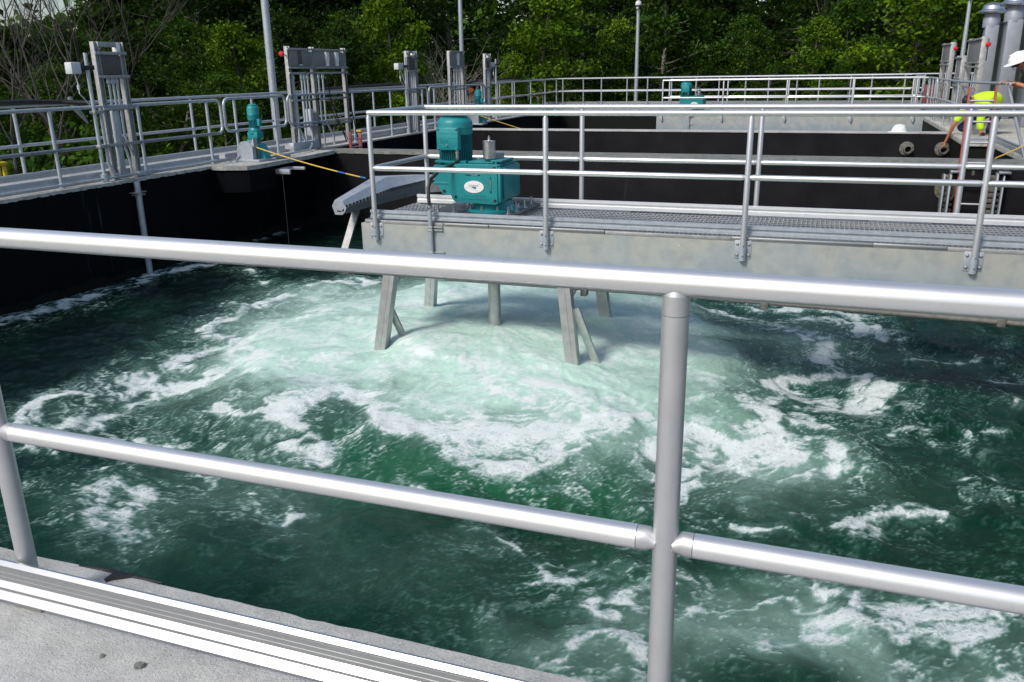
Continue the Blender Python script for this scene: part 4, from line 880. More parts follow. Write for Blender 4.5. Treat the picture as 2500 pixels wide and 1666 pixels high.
# worker in lime shirt kneeling, right arm down to the pipe stub
t = thing('person', 'kneeling worker in a lime shirt reaching down over the wall to a pipe stub', 'person', (2.85, 20.2, 0), 'workers at the right')
j = {'pel': ((3.30, 20.30, .60), (.19, .17)), 'abd': ((3.12, 20.20, .73), (.20, .17)), 'chest': ((2.92, 20.06, .73), (.20, .165)), 'neckb': ((2.74, 19.94, .68), (.075, .075)), 'neck': ((2.69, 19.88, .675), .055), 'head0': ((2.65, 19.82, .665), (.078, .085)), 'head1': ((2.615, 19.76, .64), (.068, .078)),
     'rs': ((2.70, 20.08, .57), .070), 're': ((2.49, 20.06, .21), .047), 'rw': ((2.40, 20.24, -.17), .030),
     'ls': ((2.98, 19.88, .60), .070), 'le': ((2.92, 19.80, .28), .050), 'lw': ((2.985, 19.78, .055), .036),
     'rh': ((3.10, 20.40, .42), .105), 'rk': ((2.62, 20.22, .12), .068), 'ra': ((2.78, 20.50, .075), .042), 'rf': ((2.80, 20.60, .03), .038),
     'lh': ((3.30, 20.34, .42), .105), 'lk': ((3.16, 19.98, .12), .068), 'la': ((3.18, 20.36, .075), .042), 'lf': ((3.20, 20.46, .03), .038)}
e = chain('pel', 'abd', 'chest', 'neckb', 'neck', 'head0', 'head1') + chain('chest', 'rs', 're', 'rw') + chain('chest', 'ls', 'le', 'lw') + chain('pel', 'rh', 'rk', 'ra', 'rf') + chain('pel', 'lh', 'lk', 'la', 'lf')
hand(j, e, 'rw', None, (-.25, -.05, -.95), (.9, .2, -.3), (.0, -1, 0), 'rh_'); hand(j, e, 'lw', None, (.1, -.9, -.35), (1, 0, 0), (0, 0, 1), 'lh_')
skin_mesh(j, e, 'body', 'skin', t)
jj = dict(j); jj['re'] = (Vector(j['rs'][0]).lerp(Vector(j['re'][0]), .92), .058); jj['lwc'] = (Vector(j['le'][0]).lerp(Vector(j['lw'][0]), .8), .05); jj['rs'] = (j['rs'][0], .082); jj['ls'] = (j['ls'][0], .082); jj['le'] = (j['le'][0], .066)
skin_mesh({k: jj[k] for k in ('pel', 'abd', 'chest', 'neckb', 'rs', 're', 'ls', 'le', 'lwc')}, chain('pel', 'abd', 'chest', 'neckb') + chain('chest', 'rs', 're') + chain('chest', 'ls', 'le', 'lwc'), 'shirt', 'hivis', t, 2, .014)
skin_mesh({k: j[k] for k in ('pel', 'rh', 'rk', 'ra', 'lh', 'lk', 'la')}, chain('pel', 'rh', 'rk', 'ra') + chain('pel', 'lh', 'lk', 'la'), 'trousers', 'jeans', t, 2, .016)
skin_mesh({'lw': (j['lw'][0], .042), 'g': (Vector(j['lw'][0])+Vector((.005, -.06, -.03)), (.045, .028)), 'g2': (Vector(j['lw'][0])+Vector((.01, -.13, -.045)), (.04, .02))}, chain('lw', 'g', 'g2'), 'glove', 'black', t, 1)
for k, b_ in (('ra', 'rf'), ('la', 'lf')):
    skin_mesh({'a': (j[k][0], .05), 'b': (Vector(j[b_][0])+Vector((0, .02, .0)), .046), 'c': (Vector(j[b_][0])+Vector((0, .06, .02)), .04)}, chain('a', 'b', 'c'), 'boot', 'wood', t, 1)
head_parts(t, (2.63, 19.79, .655), (-.55, -.6, -.45))

# worker with white hard hat leaning on the rail, cut by the frame
t = thing('person', 'worker in a white hard hat leaning over the rail at the right edge', 'person', (3.2, 15.7, 0), 'workers at the right')
j = {'pel': ((3.22, 15.80, .90), (.15, .12)), 'abd': ((3.10, 15.76, 1.08), (.14, .11)), 'chest': ((2.96, 15.72, 1.24), (.165, .12)), 'neckb': ((2.82, 15.68, 1.34), .07), 'neck': ((2.765, 15.66, 1.375), .055), 'head0': ((2.725, 15.64, 1.40), (.08, .088)), 'head1': ((2.70, 15.62, 1.34), (.066, .072)),
     'rs': ((2.90, 15.50, 1.26), .062), 're': ((2.88, 15.38, 1.02), .046), 'rw': ((2.70, 15.42, 1.10), .031),
     'ls': ((2.94, 15.92, 1.25), .062), 'le': ((2.86, 16.02, 1.03), .046), 'lw': ((2.69, 15.90, 1.11), .031),
     'rh': ((3.22, 15.70, .86), .105), 'rk': ((3.14, 15.66, .47), .07), 'ra': ((3.20, 15.68, .10), .046), 'rf': ((3.08, 15.64, .045), .04),
     'lh': ((3.22, 15.92, .86), .105), 'lk': ((3.22, 16.0, .47), .07), 'la': ((3.30, 16.0, .10), .046), 'lf': ((3.18, 15.98, .045), .04)}
e = chain('pel', 'abd', 'chest', 'neckb', 'neck', 'head0', 'head1') + chain('chest', 'rs', 're', 'rw') + chain('chest', 'ls', 'le', 'lw') + chain('pel', 'rh', 'rk', 'ra', 'rf') + chain('pel', 'lh', 'lk', 'la', 'lf')
hand(j, e, 'rw', None, (-.8, 0, .05), (0, 1, 0), (0, 0, 1), 'rh_'); hand(j, e, 'lw', None, (-.8, 0, .05), (0, -1, 0), (0, 0, 1), 'lh_')
skin_mesh(j, e, 'body', 'skin', t)
jj = dict(j); jj['re'] = (Vector(j['rs'][0]).lerp(Vector(j['re'][0]), .75), .06); jj['le'] = (Vector(j['ls'][0]).lerp(Vector(j['le'][0]), .75), .06)
skin_mesh({k: jj[k] for k in ('pel', 'abd', 'chest', 'neckb', 'rs', 're', 'ls', 'le')}, chain('pel', 'abd', 'chest', 'neckb') + chain('chest', 'rs', 're') + chain('chest', 'ls', 'le'), 'shirt', 'shirt_dark', t, 2, .014)
skin_mesh({k: jj[k] for k in ('abd', 'chest', 'rs', 'ls')}, chain('abd', 'chest', 'rs') + [('chest', 'ls')], 'vest', 'vest', t, 2, .022)
skin_mesh({k: j[k] for k in ('pel', 'rh', 'rk', 'ra', 'lh', 'lk', 'la')}, chain('pel', 'rh', 'rk', 'ra') + chain('pel', 'lh', 'lk', 'la'), 'trousers', 'jeans', t, 2, .016)
for k, b_ in (('ra', 'rf'), ('la', 'lf')):
    skin_mesh({'a': (j[k][0], .05), 'b': (Vector(j[b_][0]), .046), 'c': (Vector(j[b_][0])+Vector((-.08, -.02, -.005)), .038)}, chain('a', 'b', 'c'), 'boot', 'wood', t, 1)
head_parts(t, (2.715, 15.635, 1.385), (-.8, -.25, -.5))
hard_hat(None, 2.725, 15.65, 1.425, Matrix.Rotation(R(-75), 3, 'Z') @ Matrix.Rotation(R(22), 3, 'X'), 1.12).build('hard_hat', 'white', t)

# ------------------------------------------------------------------ trees
def leaf_mesh(name, centers, sig, per, size, seed, up=.6, tones=None, drop=.0):
    r = np.random.default_rng(seed); C_ = np.repeat(np.asarray(centers, float), per, 0); n = len(C_)
    S_ = np.repeat(np.asarray(sig, float).reshape(-1, 1)*np.ones((len(centers), 1)), per, 0)
    P_ = C_ + r.normal(size=(n, 3))*S_*np.array([1, 1, .62])
    nor = r.normal(size=(n, 3)); nor[:, 2] += up*1.6; nor[:, 1] -= .35; nor /= np.linalg.norm(nor, axis=1)[:, None]
    a = r.normal(size=(n, 3)); d = np.cross(nor, a); d /= np.linalg.norm(d, axis=1)[:, None]; d[:, 2] -= drop; s_ = np.cross(nor, d); s_ /= np.linalg.norm(s_, axis=1)[:, None]
    L = size*r.uniform(.6, 1.35, (n, 1)); W_ = L*r.uniform(.5, .75, (n, 1))
    V = np.empty((n, 4, 3)); V[:, 0] = P_ - d*L*.5; V[:, 1] = P_ + s_*W_*.5 + d*L*.08 + nor*L*.10; V[:, 2] = P_ + d*L*.5; V[:, 3] = P_ - s_*W_*.5 + d*L*.08 + nor*L*.10
    me = bpy.data.meshes.new(name); me.vertices.add(4*n); me.vertices.foreach_set('co', V.reshape(-1)); me.loops.add(4*n); me.loops.foreach_set('vertex_index', np.arange(4*n, dtype=np.int32))
    me.polygons.add(n); me.polygons.foreach_set('loop_start', np.arange(0, 4*n, 4, dtype=np.int32))
    ct = np.repeat(r.uniform(.1, .9, len(centers)) if tones is None else np.asarray(tones), per); tn = np.clip(ct*.6 + r.uniform(0, .4, n) + (r.random(n) < .04)*.3, 0, 1)
    at = me.attributes.new('tone', 'FLOAT', 'POINT'); at.data.foreach_set('value', np.repeat(tn, 4).astype(np.float32))
    me.update(); me.validate(); return me
def limb(mb, p0, dirv, L, r0, rng, n=6, bend=.25, r1=.25):
    pts = [Vector(p0)]; d = Vector(dirv).normalized(); rs = [r0]
    for i in range(n):
        d = (d + Vector((rng.gauss(0, bend), rng.gauss(0, bend), rng.gauss(.05, bend*.7)))).normalized(); pts.append(pts[-1] + d*(L/n)); rs.append(r0*(1-(1-r1)*(i+1)/n))
    mb.tube(pts, rs, 7, False); return pts
def proto(kind, seed):
    rng = random.Random(seed); H = 6.0; mb = MB()
    W_ = {'bright': 1.55, 'mid': 1.75, 'dark': 2.1}[kind]; lean = rng.uniform(-.06, .06)
    tr = limb(mb, (0, 0, 0), (lean, 0, 1), H*.86, .085 if kind != 'dark' else .11, rng, 9, .06, .22); cs = []; sg = []
    nl = {'bright': 20, 'mid': 22, 'dark': 26}[kind]
    for k in range(nl):
        f = .16 + .80*(k+.5)/nl; p = tr[min(int(f*9), 8)].lerp(tr[min(int(f*9)+1, 9)], f*9 % 1)
        a = k*2.4 + rng.uniform(-.5, .5); prof = math.sin(math.pi*min(1, (f*.93+.10)))**.6
        L = W_*prof*rng.uniform(.62, 1.15)
        q = limb(mb, p, (math.cos(a), math.sin(a), rng.uniform(.15, .7)), L, .034*(1.2-f), rng, 5, .22)
        for m_ in (2, 3, 4, 5):
            if rng.random() < (.55 if m_ == 2 else .93):
                cs.append(q[m_] + Vector((rng.gauss(0, .12), rng.gauss(0, .12), rng.gauss(.05, .10)))); sg.append(rng.uniform(.15, .30))
        if rng.random() < .7: limb(mb, q[3], (math.cos(a+1), math.sin(a+1), .4), L*.4, .014, rng, 4, .3)
    for k in range(10):
        a = rng.uniform(0, 6.28); cs.append(Vector((math.cos(a)*rng.uniform(.2, .9), math.sin(a)*rng.uniform(.2, .9), rng.uniform(.2, .9)))); sg.append(rng.uniform(.2, .34))
    cs.append(tr[-1]); sg.append(.25)
    per = {'bright': 112, 'mid': 100, 'dark': 105}[kind]
    me = leaf_mesh('crown', [tuple(c) for c in cs], sg, per, {'bright': .135, 'mid': .12, 'dark': .125}[kind], seed, .55, None, .25)
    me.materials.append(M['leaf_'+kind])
    root = bpy.data.objects.new('leafy_tree', None); COL.objects.link(root); ORG[root.name] = Vector()
    mb.build('trunk', 'bark_pale' if kind == 'mid' else 'bark', root)
    co = bpy.data.objects.new('crown', me); COL.objects.link(co); co.parent = root
    return root
PR = {(k, i): proto(k, 100*ord(k[0])+i*7) for k in ('bright', 'mid', 'dark') for i in range(3)}
USED = set()
def tree(kind, i, x, y, H, wide, label, rz):
    p = PR[(kind, i)]; o = p if (kind, i) not in USED else copy_tree(p); USED.add((kind, i))
    s_ = H/5.6; o.location = (x, y, -1.05); o.scale = (s_*wide, s_*wide, s_); o.rotation_euler = (0, 0, rz)
    tag(o, label, 'tree', 'trees around the plant')
TREES = [
 ('bright', -14.3, 19.3, 3.9, 1.0, 'bright green young tree just left of the tall pale light pole'),
 ('bright', -12.6, 24.6, 5.0, .9, 'bright loose tree behind the third panel frame'),
 ('bright', -10.9, 32.6, 6.0, 1.15, 'large bright green tree right of the second light pole'),
 ('bright', -10.7, 30.4, 3.2, 1.0, 'small bright shrub tree behind the last left panel frame'),
 ('bright', -8.4, 36.0, 4.6, 1.0, 'bright bushy tree between the big bright tree and the lamp head pole'),
 ('mid', -9.0, 35.8, 4.2, 1.0, 'mid green bush left of the lamp head pole'),
 ('mid', -7.0, 38.4, 6.6, 1.25, 'tall mid green tree with pale forked trunk right of the lamp head pole'),
 ('mid', -3.3, 38.2, 4.7, 1.1, 'rounded mid green tree behind the middle of the far railing'),
 ('bright', -.8, 37.0, 4.5, 1.1, 'sunlit yellow green tree right of centre behind the far railing'),
 ('bright', 2.7, 37.2, 7.2, 1.35, 'big sunlit tree beside the right light pole'),
 ('bright', 1.3, 36.2, 3.4, 1.2, 'low bright bush left of the right light pole'),
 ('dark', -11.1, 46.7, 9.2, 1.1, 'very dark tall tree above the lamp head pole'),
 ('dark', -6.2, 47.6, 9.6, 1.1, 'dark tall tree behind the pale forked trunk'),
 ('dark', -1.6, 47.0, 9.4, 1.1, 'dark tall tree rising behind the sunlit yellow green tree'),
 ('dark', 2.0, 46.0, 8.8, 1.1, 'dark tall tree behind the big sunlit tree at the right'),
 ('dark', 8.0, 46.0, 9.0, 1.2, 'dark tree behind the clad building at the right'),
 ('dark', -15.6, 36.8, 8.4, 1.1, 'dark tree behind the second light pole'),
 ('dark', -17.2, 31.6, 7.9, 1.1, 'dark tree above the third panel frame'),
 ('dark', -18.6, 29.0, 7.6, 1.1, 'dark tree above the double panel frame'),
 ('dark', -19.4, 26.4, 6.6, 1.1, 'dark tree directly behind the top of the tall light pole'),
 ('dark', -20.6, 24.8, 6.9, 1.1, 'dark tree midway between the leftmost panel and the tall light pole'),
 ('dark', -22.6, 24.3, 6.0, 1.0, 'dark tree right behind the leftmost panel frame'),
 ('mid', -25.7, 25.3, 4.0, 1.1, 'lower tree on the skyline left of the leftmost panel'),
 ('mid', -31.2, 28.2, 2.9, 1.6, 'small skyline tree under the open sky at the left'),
 ('mid', -32.6, 26.6, 2.7, 1.6, 'small skyline tree at the far left edge'),
 ('dark', -16.7, 18.6, 3.8, 1.1, 'dark bush between the leftmost panel frame and the rounded railing'),
 ('mid', -15.2, 17.4, 3.2, 1.1, 'leafy bush behind the rounded railing ends'),
 ('dark', -14.1, 23.2, 4.0, 1.1, 'dark bush seen under the double panel frame'),
 ('mid', -14.7, 26.4, 4.0, 1.1, 'mid green bush right of the double panel frame'),
 ('mid', -16.8, 15.7, 2.9, 1.2, 'low bush behind the bare branches at the left'),
 ('mid', -16.2, 13.6, 2.9, 1.2, 'low bush at the left edge behind the black hose'),
 ('dark', -18.6, 16.6, 3.9, 1.2, 'dark bush behind the bare tree trunks at the left'),
 ('mid', -7.6, 36.3, 3.3, 1.2, 'leafy undergrowth tree right of the lamp head pole base'),
 ('mid', -5.3, 37.4, 2.9, 1.2, 'leafy undergrowth tree behind the distant teal drive'),
 ('mid', -2.6, 36.6, 2.9, 1.2, 'leafy undergrowth tree right of the distant teal drive'),
 ('mid', .7, 36.0, 2.7, 1.2, 'leafy undergrowth tree behind the right part of the far railing'),
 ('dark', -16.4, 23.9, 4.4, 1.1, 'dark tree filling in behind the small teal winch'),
 ('mid', -13.6, 17.3, 2.6, 1.1, 'low leafy bush below the railing left of the small teal winch'),
 ('mid', -12.9, 27.4, 2.8, 1.1, 'low leafy bush behind the fourth panel frame'),
 ('mid', -14.0, 14.6, 2.4, 1.1, 'low leafy bush behind the base of the leftmost panel frame'),
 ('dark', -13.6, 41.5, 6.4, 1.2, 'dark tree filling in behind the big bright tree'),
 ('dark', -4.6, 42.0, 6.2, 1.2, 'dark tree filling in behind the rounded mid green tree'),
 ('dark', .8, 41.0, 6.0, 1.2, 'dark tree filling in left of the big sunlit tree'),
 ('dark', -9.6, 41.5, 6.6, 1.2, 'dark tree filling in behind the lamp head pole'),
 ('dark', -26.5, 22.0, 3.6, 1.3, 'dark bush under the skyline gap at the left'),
 ('dark', -23.0, 18.5, 3.6, 1.3, 'dark bush between the two bare trees at the left'),
 ('mid', -11.6, 40.0, 6.2, 1.2, 'tall leafy tree behind the second light pole and the big bright tree'),
 ('mid', -5.0, 39.6, 5.6, 1.2, 'leafy tree closing the gap between the tall and the rounded mid green trees'),
 ('mid', .9, 39.2, 5.2, 1.2, 'leafy tree between the sunlit yellow green tree and the big sunlit tree'),
 ('mid', -16.0, 28.0, 4.8, 1.2, 'leafy tree above the gap between the double and third panel frames'),
 ('mid', -18.2, 21.6, 4.4, 1.2, 'leafy tree left of the bright young tree by the tall light pole'),
 ('mid', -20.0, 18.8, 4.2, 1.2, 'leafy tree right of the leftmost panel frame top'),
]
rg = random.Random(12); cnt = {}
for k, x, y, H, wd, lb in TREES:
    i = cnt.get(k, 0) % 3; cnt[k] = cnt.get(k, 0)+1
    tree(k, i, x, y, H, wd, lb, rg.uniform(0, 6.28))
def bare_tree(x, y, H, lean, label, seed, n=9, moss=False, spread=.7):
    rng = random.Random(seed); t = thing('bare_tree', label, 'tree', (x, y, -1.05), 'leafless trees'); mb = MB()
    def rec(p, d, L, r, lev):
        q = limb(mb, p, d, L, r, rng, 6, .13, .3)
        if lev == 0: return
        for k in range(rng.randint(3, 5)):
            m_ = rng.randint(2, 6); a = rng.uniform(0, 6.28); dd = (q[min(m_, 6)]-q[m_-1]).normalized() + Vector((math.cos(a)*spread, math.sin(a)*spread, rng.uniform(-.1, .35)))
            rec(q[m_], dd, L*rng.uniform(.45, .65), r*.45, lev-1)
    for k in range(n):
        rec((x+rng.uniform(-.5, .5), y+rng.uniform(-.5, .5), -1.05), Vector((lean+rng.gauss(0, .16), rng.gauss(0, .12), 1)), H*rng.uniform(.6, 1.05), .035*H/4, 3 if k < 5 else 2)
    mb.build('branches', 'bark_pale' if moss else 'bark_dead', t)
    return t
bare_tree(-14.9, 14.0, 4.6, -.22, 'bare leaning tree with dark branches against the open sky at the left', 3, 3)
bare_tree(-13.6, 11.6, 4.4, -.18, 'bare thin branched tree nearest the left edge', 8, 2)
bare_tree(-12.0, 25.4, 2.6, .55, 'tangle of dry grey branches between the third and fourth panel frames', 21, 9, True, .9)
bare_tree(-17.6, 18.0, 4.6, .05, 'thin pale bare trunks among the dark bushes behind the first railing', 33, 4, False, .4)
bare_tree(-.2, 42.0, 5.5, -.1, 'thin bare branches in the dark gap left of the big sunlit tree', 55, 2, False, .6)
# a far wood that reads as one mass
rw = np.random.default_rng(77); cs = []; tn = []
for i in range(1300):
    az = rw.uniform(-62, 26); dist = rw.uniform(52, 66)
    if az < -39: dist = rw.uniform(36, 46)
    top = 9.5 + 2.0*math.sin(az*.9) + 1.5*math.sin(az*2.3+1)
    if az < -44: top = 2.2 + .5*math.sin(az*1.7)
    elif az < -39: top = 2.2 + (az+44)*1.2
    z = -1 + rw.uniform(0, 1)**.8*(top+1); cs.append((dist*math.sin(R(az)), dist*math.cos(R(az)), z)); tn.append(rw.uniform(.0, .8))
me = leaf_mesh('far_wood', cs, [1.15]*len(cs), 85, .46, 5, .5, tn); me.materials.append(M['leaf_mid'])
fw = bpy.data.objects.new('far_wood', me); COL.objects.link(fw); tag(fw, 'dark far wood closing the view behind the trees', 'wood', kind='stuff')
rw = np.random.default_rng(78); cs = []
for i in range(420):
    if i % 2: x = rw.uniform(-26, -13); y = rw.uniform(9, 30); x = min(x, -13.2)
    else: x = rw.uniform(-24, 8); y = rw.uniform(35.5, 44)
    cs.append((x, y, -1 + rw.uniform(.1, 1.1)))
me = leaf_mesh('undergrowth', cs, [.45]*len(cs), 70, .17, 6, .6); me.materials.append(M['leaf_mid'])
ug = bpy.data.objects.new('undergrowth', me); COL.objects.link(ug); tag(ug, 'leafy undergrowth covering the ground under the trees', 'undergrowth', kind='stuff')

STROKES = [([(-6.16,4.89),(-6.4,5.29),(-6.37,5.5),(-6.19,5.59)],0.1,0.9),([(-6.09,4.87),(-5.92,5.07),(-5.76,5.28),(-5.61,5.43),(-5.7,5.8),(-5.57,6.03)],0.16,0.95),([(-5.98,5.66),(-6.04,5.94),(-5.8,6.08),(-5.55,6.09),(-5.39,6.34)],0.14,0.95),([(-6.01,6.42),(-6.19,6.72),(-6.17,7.04),(-5.92,7.2),(-5.5,6.94),(-5.03,6.72)],0.15,0.95),([(-6.74,7.74),(-6.71,7.94),(-6.58,8.18),(-6.56,8.5),(-6.7,9.02)],0.12,1.0),([(-6.74,8.83),(-6.6,9.22),(-6.47,9.64),(-6.19,9.98),(-5.9,10.19)],0.14,0.95),([(-6.63,7.68),(-6.22,7.44),(-5.79,7.32),(-5.68,7.7),(-5.64,8.26),(-5.83,9.04)],0.18,0.8),([(-5.51,6.37),(-5.0,6.33),(-4.6,6.46),(-4.33,6.8)],0.2,0.7),([(-4.68,5.62),(-4.4,5.5),(-4.16,5.46),(-3.89,5.33),(-3.63,5.15),(-3.45,5.0),(-3.34,4.92)],0.1,1.0),([(-3.98,5.08),(-3.74,5.03),(-3.52,4.98)],0.16,0.65),([(-4.18,5.47),(-4.09,5.7),(-3.92,5.94),(-3.58,5.92),(-3.2,5.79),(-2.75,5.69),(-2.37,5.68),(-2.15,5.84)],0.16,0.85),([(-3.6,7.03),(-3.12,6.73),(-2.78,6.6),(-2.56,6.51),(-2.34,6.26),(-2.16,6.12)],0.15,0.9),([(-5.1,9.15),(-4.39,8.94),(-3.92,9.18)],0.2,0.4),([(-5.28,5.12),(-5.04,5.06),(-4.81,4.9),(-4.81,4.81)],0.09,0.75),([(-5.63,4.73),(-5.47,4.92),(-5.35,5.15)],0.15,0.5),([(-5.82,4.4),(-5.76,4.51)],0.06,0.5),([(-4.91,4.33),(-4.82,4.46),(-4.57,4.42)],0.08,0.6),([(-4.73,3.96),(-4.68,4.08),(-4.46,3.88),(-4.11,3.75),(-3.94,3.72)],0.1,0.6),([(-4.43,4.09),(-4.18,3.9),(-3.89,3.7)],0.09,0.65),([(-3.6,4.19),(-3.56,4.27)],0.06,0.7),([(-3.41,4.35),(-3.29,4.33),(-3.2,4.2)],0.05,0.85),([(-3.25,4.28),(-3.19,4.42)],0.04,0.6),([(-4.18,4.42),(-4.13,4.47),(-4.02,4.29)],0.05,0.5),([(-5.26,4.03),(-5.11,4.0)],0.06,0.5),([(-9.04,7.0),(-9.12,7.32),(-9.21,7.71),(-9.02,7.87),(-9.01,8.22),(-9.14,8.79),(-9.23,9.3),(-9.1,9.77),(-9.06,10.24),(-8.9,10.45)],0.13,0.8),([(-8.14,10.35),(-7.79,10.29),(-7.27,9.73)],0.12,0.7),([(-4.23,4.87),(-4.15,5.03),(-4.12,5.21)],0.05,0.4),([(-3.47,5.16),(-3.43,5.34),(-3.36,5.5)],0.05,0.5),([(-2.81,5.05),(-2.89,5.3)],0.04,0.6),([(-2.41,4.96),(-2.27,5.22)],0.05,0.6),([(-2.46,4.94),(-2.26,4.83)],0.05,0.7),([(-3.1,6.75),(-2.77,6.58),(-2.49,6.41),(-2.35,6.39),(-2.03,6.26),(-1.6,6.15),(-1.31,6.21),(-1.09,6.28),(-0.77,6.26),(-0.52,6.26),(-0.37,6.41),(-0.26,6.66),(-0.25,7.18),(-0.2,7.73),(-0.05,8.06),(0.15,8.12)],0.13,1.0),([(-3.26,5.81),(-2.77,5.75),(-2.3,5.69),(-1.91,5.76),(-1.56,5.98),(-1.23,6.13)],0.24,0.95),([(-2.36,5.57),(-2.08,5.38),(-1.87,5.4),(-1.74,5.62)],0.2,0.8),([(0.06,8.17),(0.4,8.28),(0.64,8.17),(0.56,7.76),(0.37,7.5),(0.18,7.32),(-0.02,7.13)],0.15,0.95),([(-0.3,7.23),(-0.17,6.91),(0.03,6.92),(0.15,6.79)],0.13,0.85),([(-0.78,5.93),(-0.56,5.82),(-0.4,6.06),(-0.23,6.3),(-0.15,6.48)],0.18,0.9),([(-0.67,5.21),(-0.63,5.58),(-0.52,5.83)],0.13,0.8),([(-0.19,6.52),(0.0,6.48),(0.15,6.43),(0.3,6.14),(0.18,6.02)],0.09,0.85),([(-1.33,10.16),(-0.98,10.03),(-0.6,9.69),(-0.29,9.47),(0.04,9.09),(0.24,8.71),(0.4,8.36)],0.16,0.85),([(-0.65,10.24),(-0.21,10.26),(0.21,10.27),(0.56,10.04),(0.65,9.36)],0.17,0.85),([(-0.19,9.6),(0.21,9.83),(0.48,9.7)],0.15,0.6),([(-0.1,7.55),(0.11,7.82),(0.24,7.66),(0.03,7.46)],0.12,0.6),([(0.32,6.63),(0.51,6.64),(0.65,6.54)],0.06,0.5),([(0.29,5.18),(0.43,5.39),(0.55,5.5),(0.72,5.63),(0.86,5.64),(1.01,5.73),(1.17,5.97),(1.41,6.21)],0.07,0.85),([(0.43,5.12),(0.54,5.29),(0.59,5.45)],0.08,0.5),([(0.72,5.67),(0.8,5.77),(0.91,5.66),(0.95,5.53)],0.04,0.6),([(0.63,6.91),(0.77,7.09),(0.9,7.11),(0.97,7.0),(1.05,6.89)],0.05,0.7),([(1.08,6.35),(1.27,6.41),(1.47,6.48)],0.05,0.6),([(1.27,6.84),(1.35,7.17),(1.52,7.23)],0.05,0.6),([(1.59,8.15),(1.71,8.06),(1.75,7.94)],0.05,0.6),([(1.68,8.6),(1.84,8.8),(1.97,8.62)],0.06,0.6),([(0.69,8.76),(1.17,8.99),(1.54,9.19)],0.06,0.35),([(0.12,4.31),(0.22,4.4),(0.33,4.41),(0.46,4.35),(0.55,4.26),(0.7,4.34),(0.86,4.37),(1.05,4.46),(1.24,4.49)],0.11,0.9),([(0.18,4.05),(0.42,4.11),(0.61,4.19),(0.79,4.21),(1.03,4.31)],0.16,0.75),([(0.0,3.77),(0.24,3.88),(0.42,3.96),(0.59,3.95),(0.7,3.91)],0.1,0.6),([(0.41,3.81),(0.47,3.72),(0.64,3.85),(0.82,3.99),(0.99,4.01),(1.14,4.06)],0.11,0.6),([(-1.05,3.34),(-1.05,3.48),(-0.96,3.64),(-0.85,3.75),(-0.75,3.75),(-0.65,3.74)],0.05,0.85),([(-0.74,3.74),(-0.68,3.61),(-0.66,3.49),(-0.66,3.3)],0.05,0.85),([(-0.98,3.34),(-0.88,3.42),(-0.77,3.52)],0.06,0.5),([(-0.64,3.89),(-0.56,4.04),(-0.48,4.1),(-0.47,3.92),(-0.5,3.8)],0.05,0.75),([(-0.31,3.57),(-0.22,3.64),(-0.17,3.62)],0.04,0.7),([(-0.28,3.76),(-0.21,3.81)],0.04,0.6),([(-1.09,4.23),(-0.98,4.1),(-0.88,4.08),(-0.84,4.25),(-0.83,4.4)],0.08,0.75),([(-1.99,4.23),(-1.74,4.25),(-1.53,4.23),(-1.35,4.2),(-1.2,4.22)],0.05,0.6),([(-0.55,5.0),(-0.44,4.87),(-0.29,4.92),(-0.14,4.94)],0.06,0.55),([(-0.93,4.81),(-0.93,4.98),(-0.85,5.03)],0.04,0.7),([(-0.66,5.04),(-0.55,4.93),(-0.48,5.03)],0.05,0.6),([(-0.06,5.23),(0.08,5.31),(0.23,5.22)],0.06,0.35),([(-0.2,5.77),(0.02,6.01),(0.15,5.79)],0.05,0.4),([(-1.03,5.85),(-0.99,5.55)],0.05,0.4)]
MILK = [(-5.77,6.38),(-6.26,7.31),(-6.58,8.36),(-6.76,9.36),(-6.27,9.89),(-5.55,10.31),(-4.39,10.7),(-2.86,10.87),(-1.95,10.75),(-1.31,9.53),(-0.89,8.46),(-0.59,7.72),(-0.65,7.11),(-0.82,6.74),(-1.19,6.37),(-1.78,6.13),(-2.43,6.03),(-2.99,6.21),(-3.58,6.36),(-4.14,6.24),(-4.75,6.17),(-5.23,6.15)]

# ------------------------------------------------------------------ the churning water
def vnoise(x, y, seed):
    r = np.random.default_rng(seed); T = r.random((256, 256)).astype(np.float32)
    xi = np.floor(x).astype(np.int32); yi = np.floor(y).astype(np.int32); fx = (x-xi).astype(np.float32); fy = (y-yi).astype(np.float32)
    fx = fx*fx*fx*(fx*(fx*6-15)+10); fy = fy*fy*fy*(fy*(fy*6-15)+10); a = xi & 255; b = yi & 255; a1 = (a+1) & 255; b1 = (b+1) & 255
    return (T[b, a]*(1-fx)+T[b, a1]*fx)*(1-fy) + (T[b1, a]*(1-fx)+T[b1, a1]*fx)*fy
def fbm(x, y, seed, oct_=5, gain=.5, ridge=False):
    s_ = 0; am = 1.0; tot = 0; ca, sa = math.cos(.65), math.sin(.65)
    for o in range(oct_):
        n = vnoise(x+o*17.3, y+o*9.1, seed+o)
        if ridge: n = 1-np.abs(2*n-1)
        s_ = s_ + am*n; tot += am; am *= gain; x, y = (x*ca-y*sa)*2.03, (x*sa+y*ca)*2.03
    return s_/tot
WX0, WX1, WY0, WY1 = -9.36, 3.11, 1.62, 14.43
ys = [WY0]
while ys[-1] < WY1: ys.append(ys[-1] + .0125 + .0013*(ys[-1]-WY0))
ys[-1] = WY1; YS = np.array(ys, np.float32); NX = 820; XS = np.linspace(WX0, WX1, NX, dtype=np.float32); NY = len(YS)
X, Y = np.meshgrid(XS, YS)
MXc, MYc = -3.06, 7.87
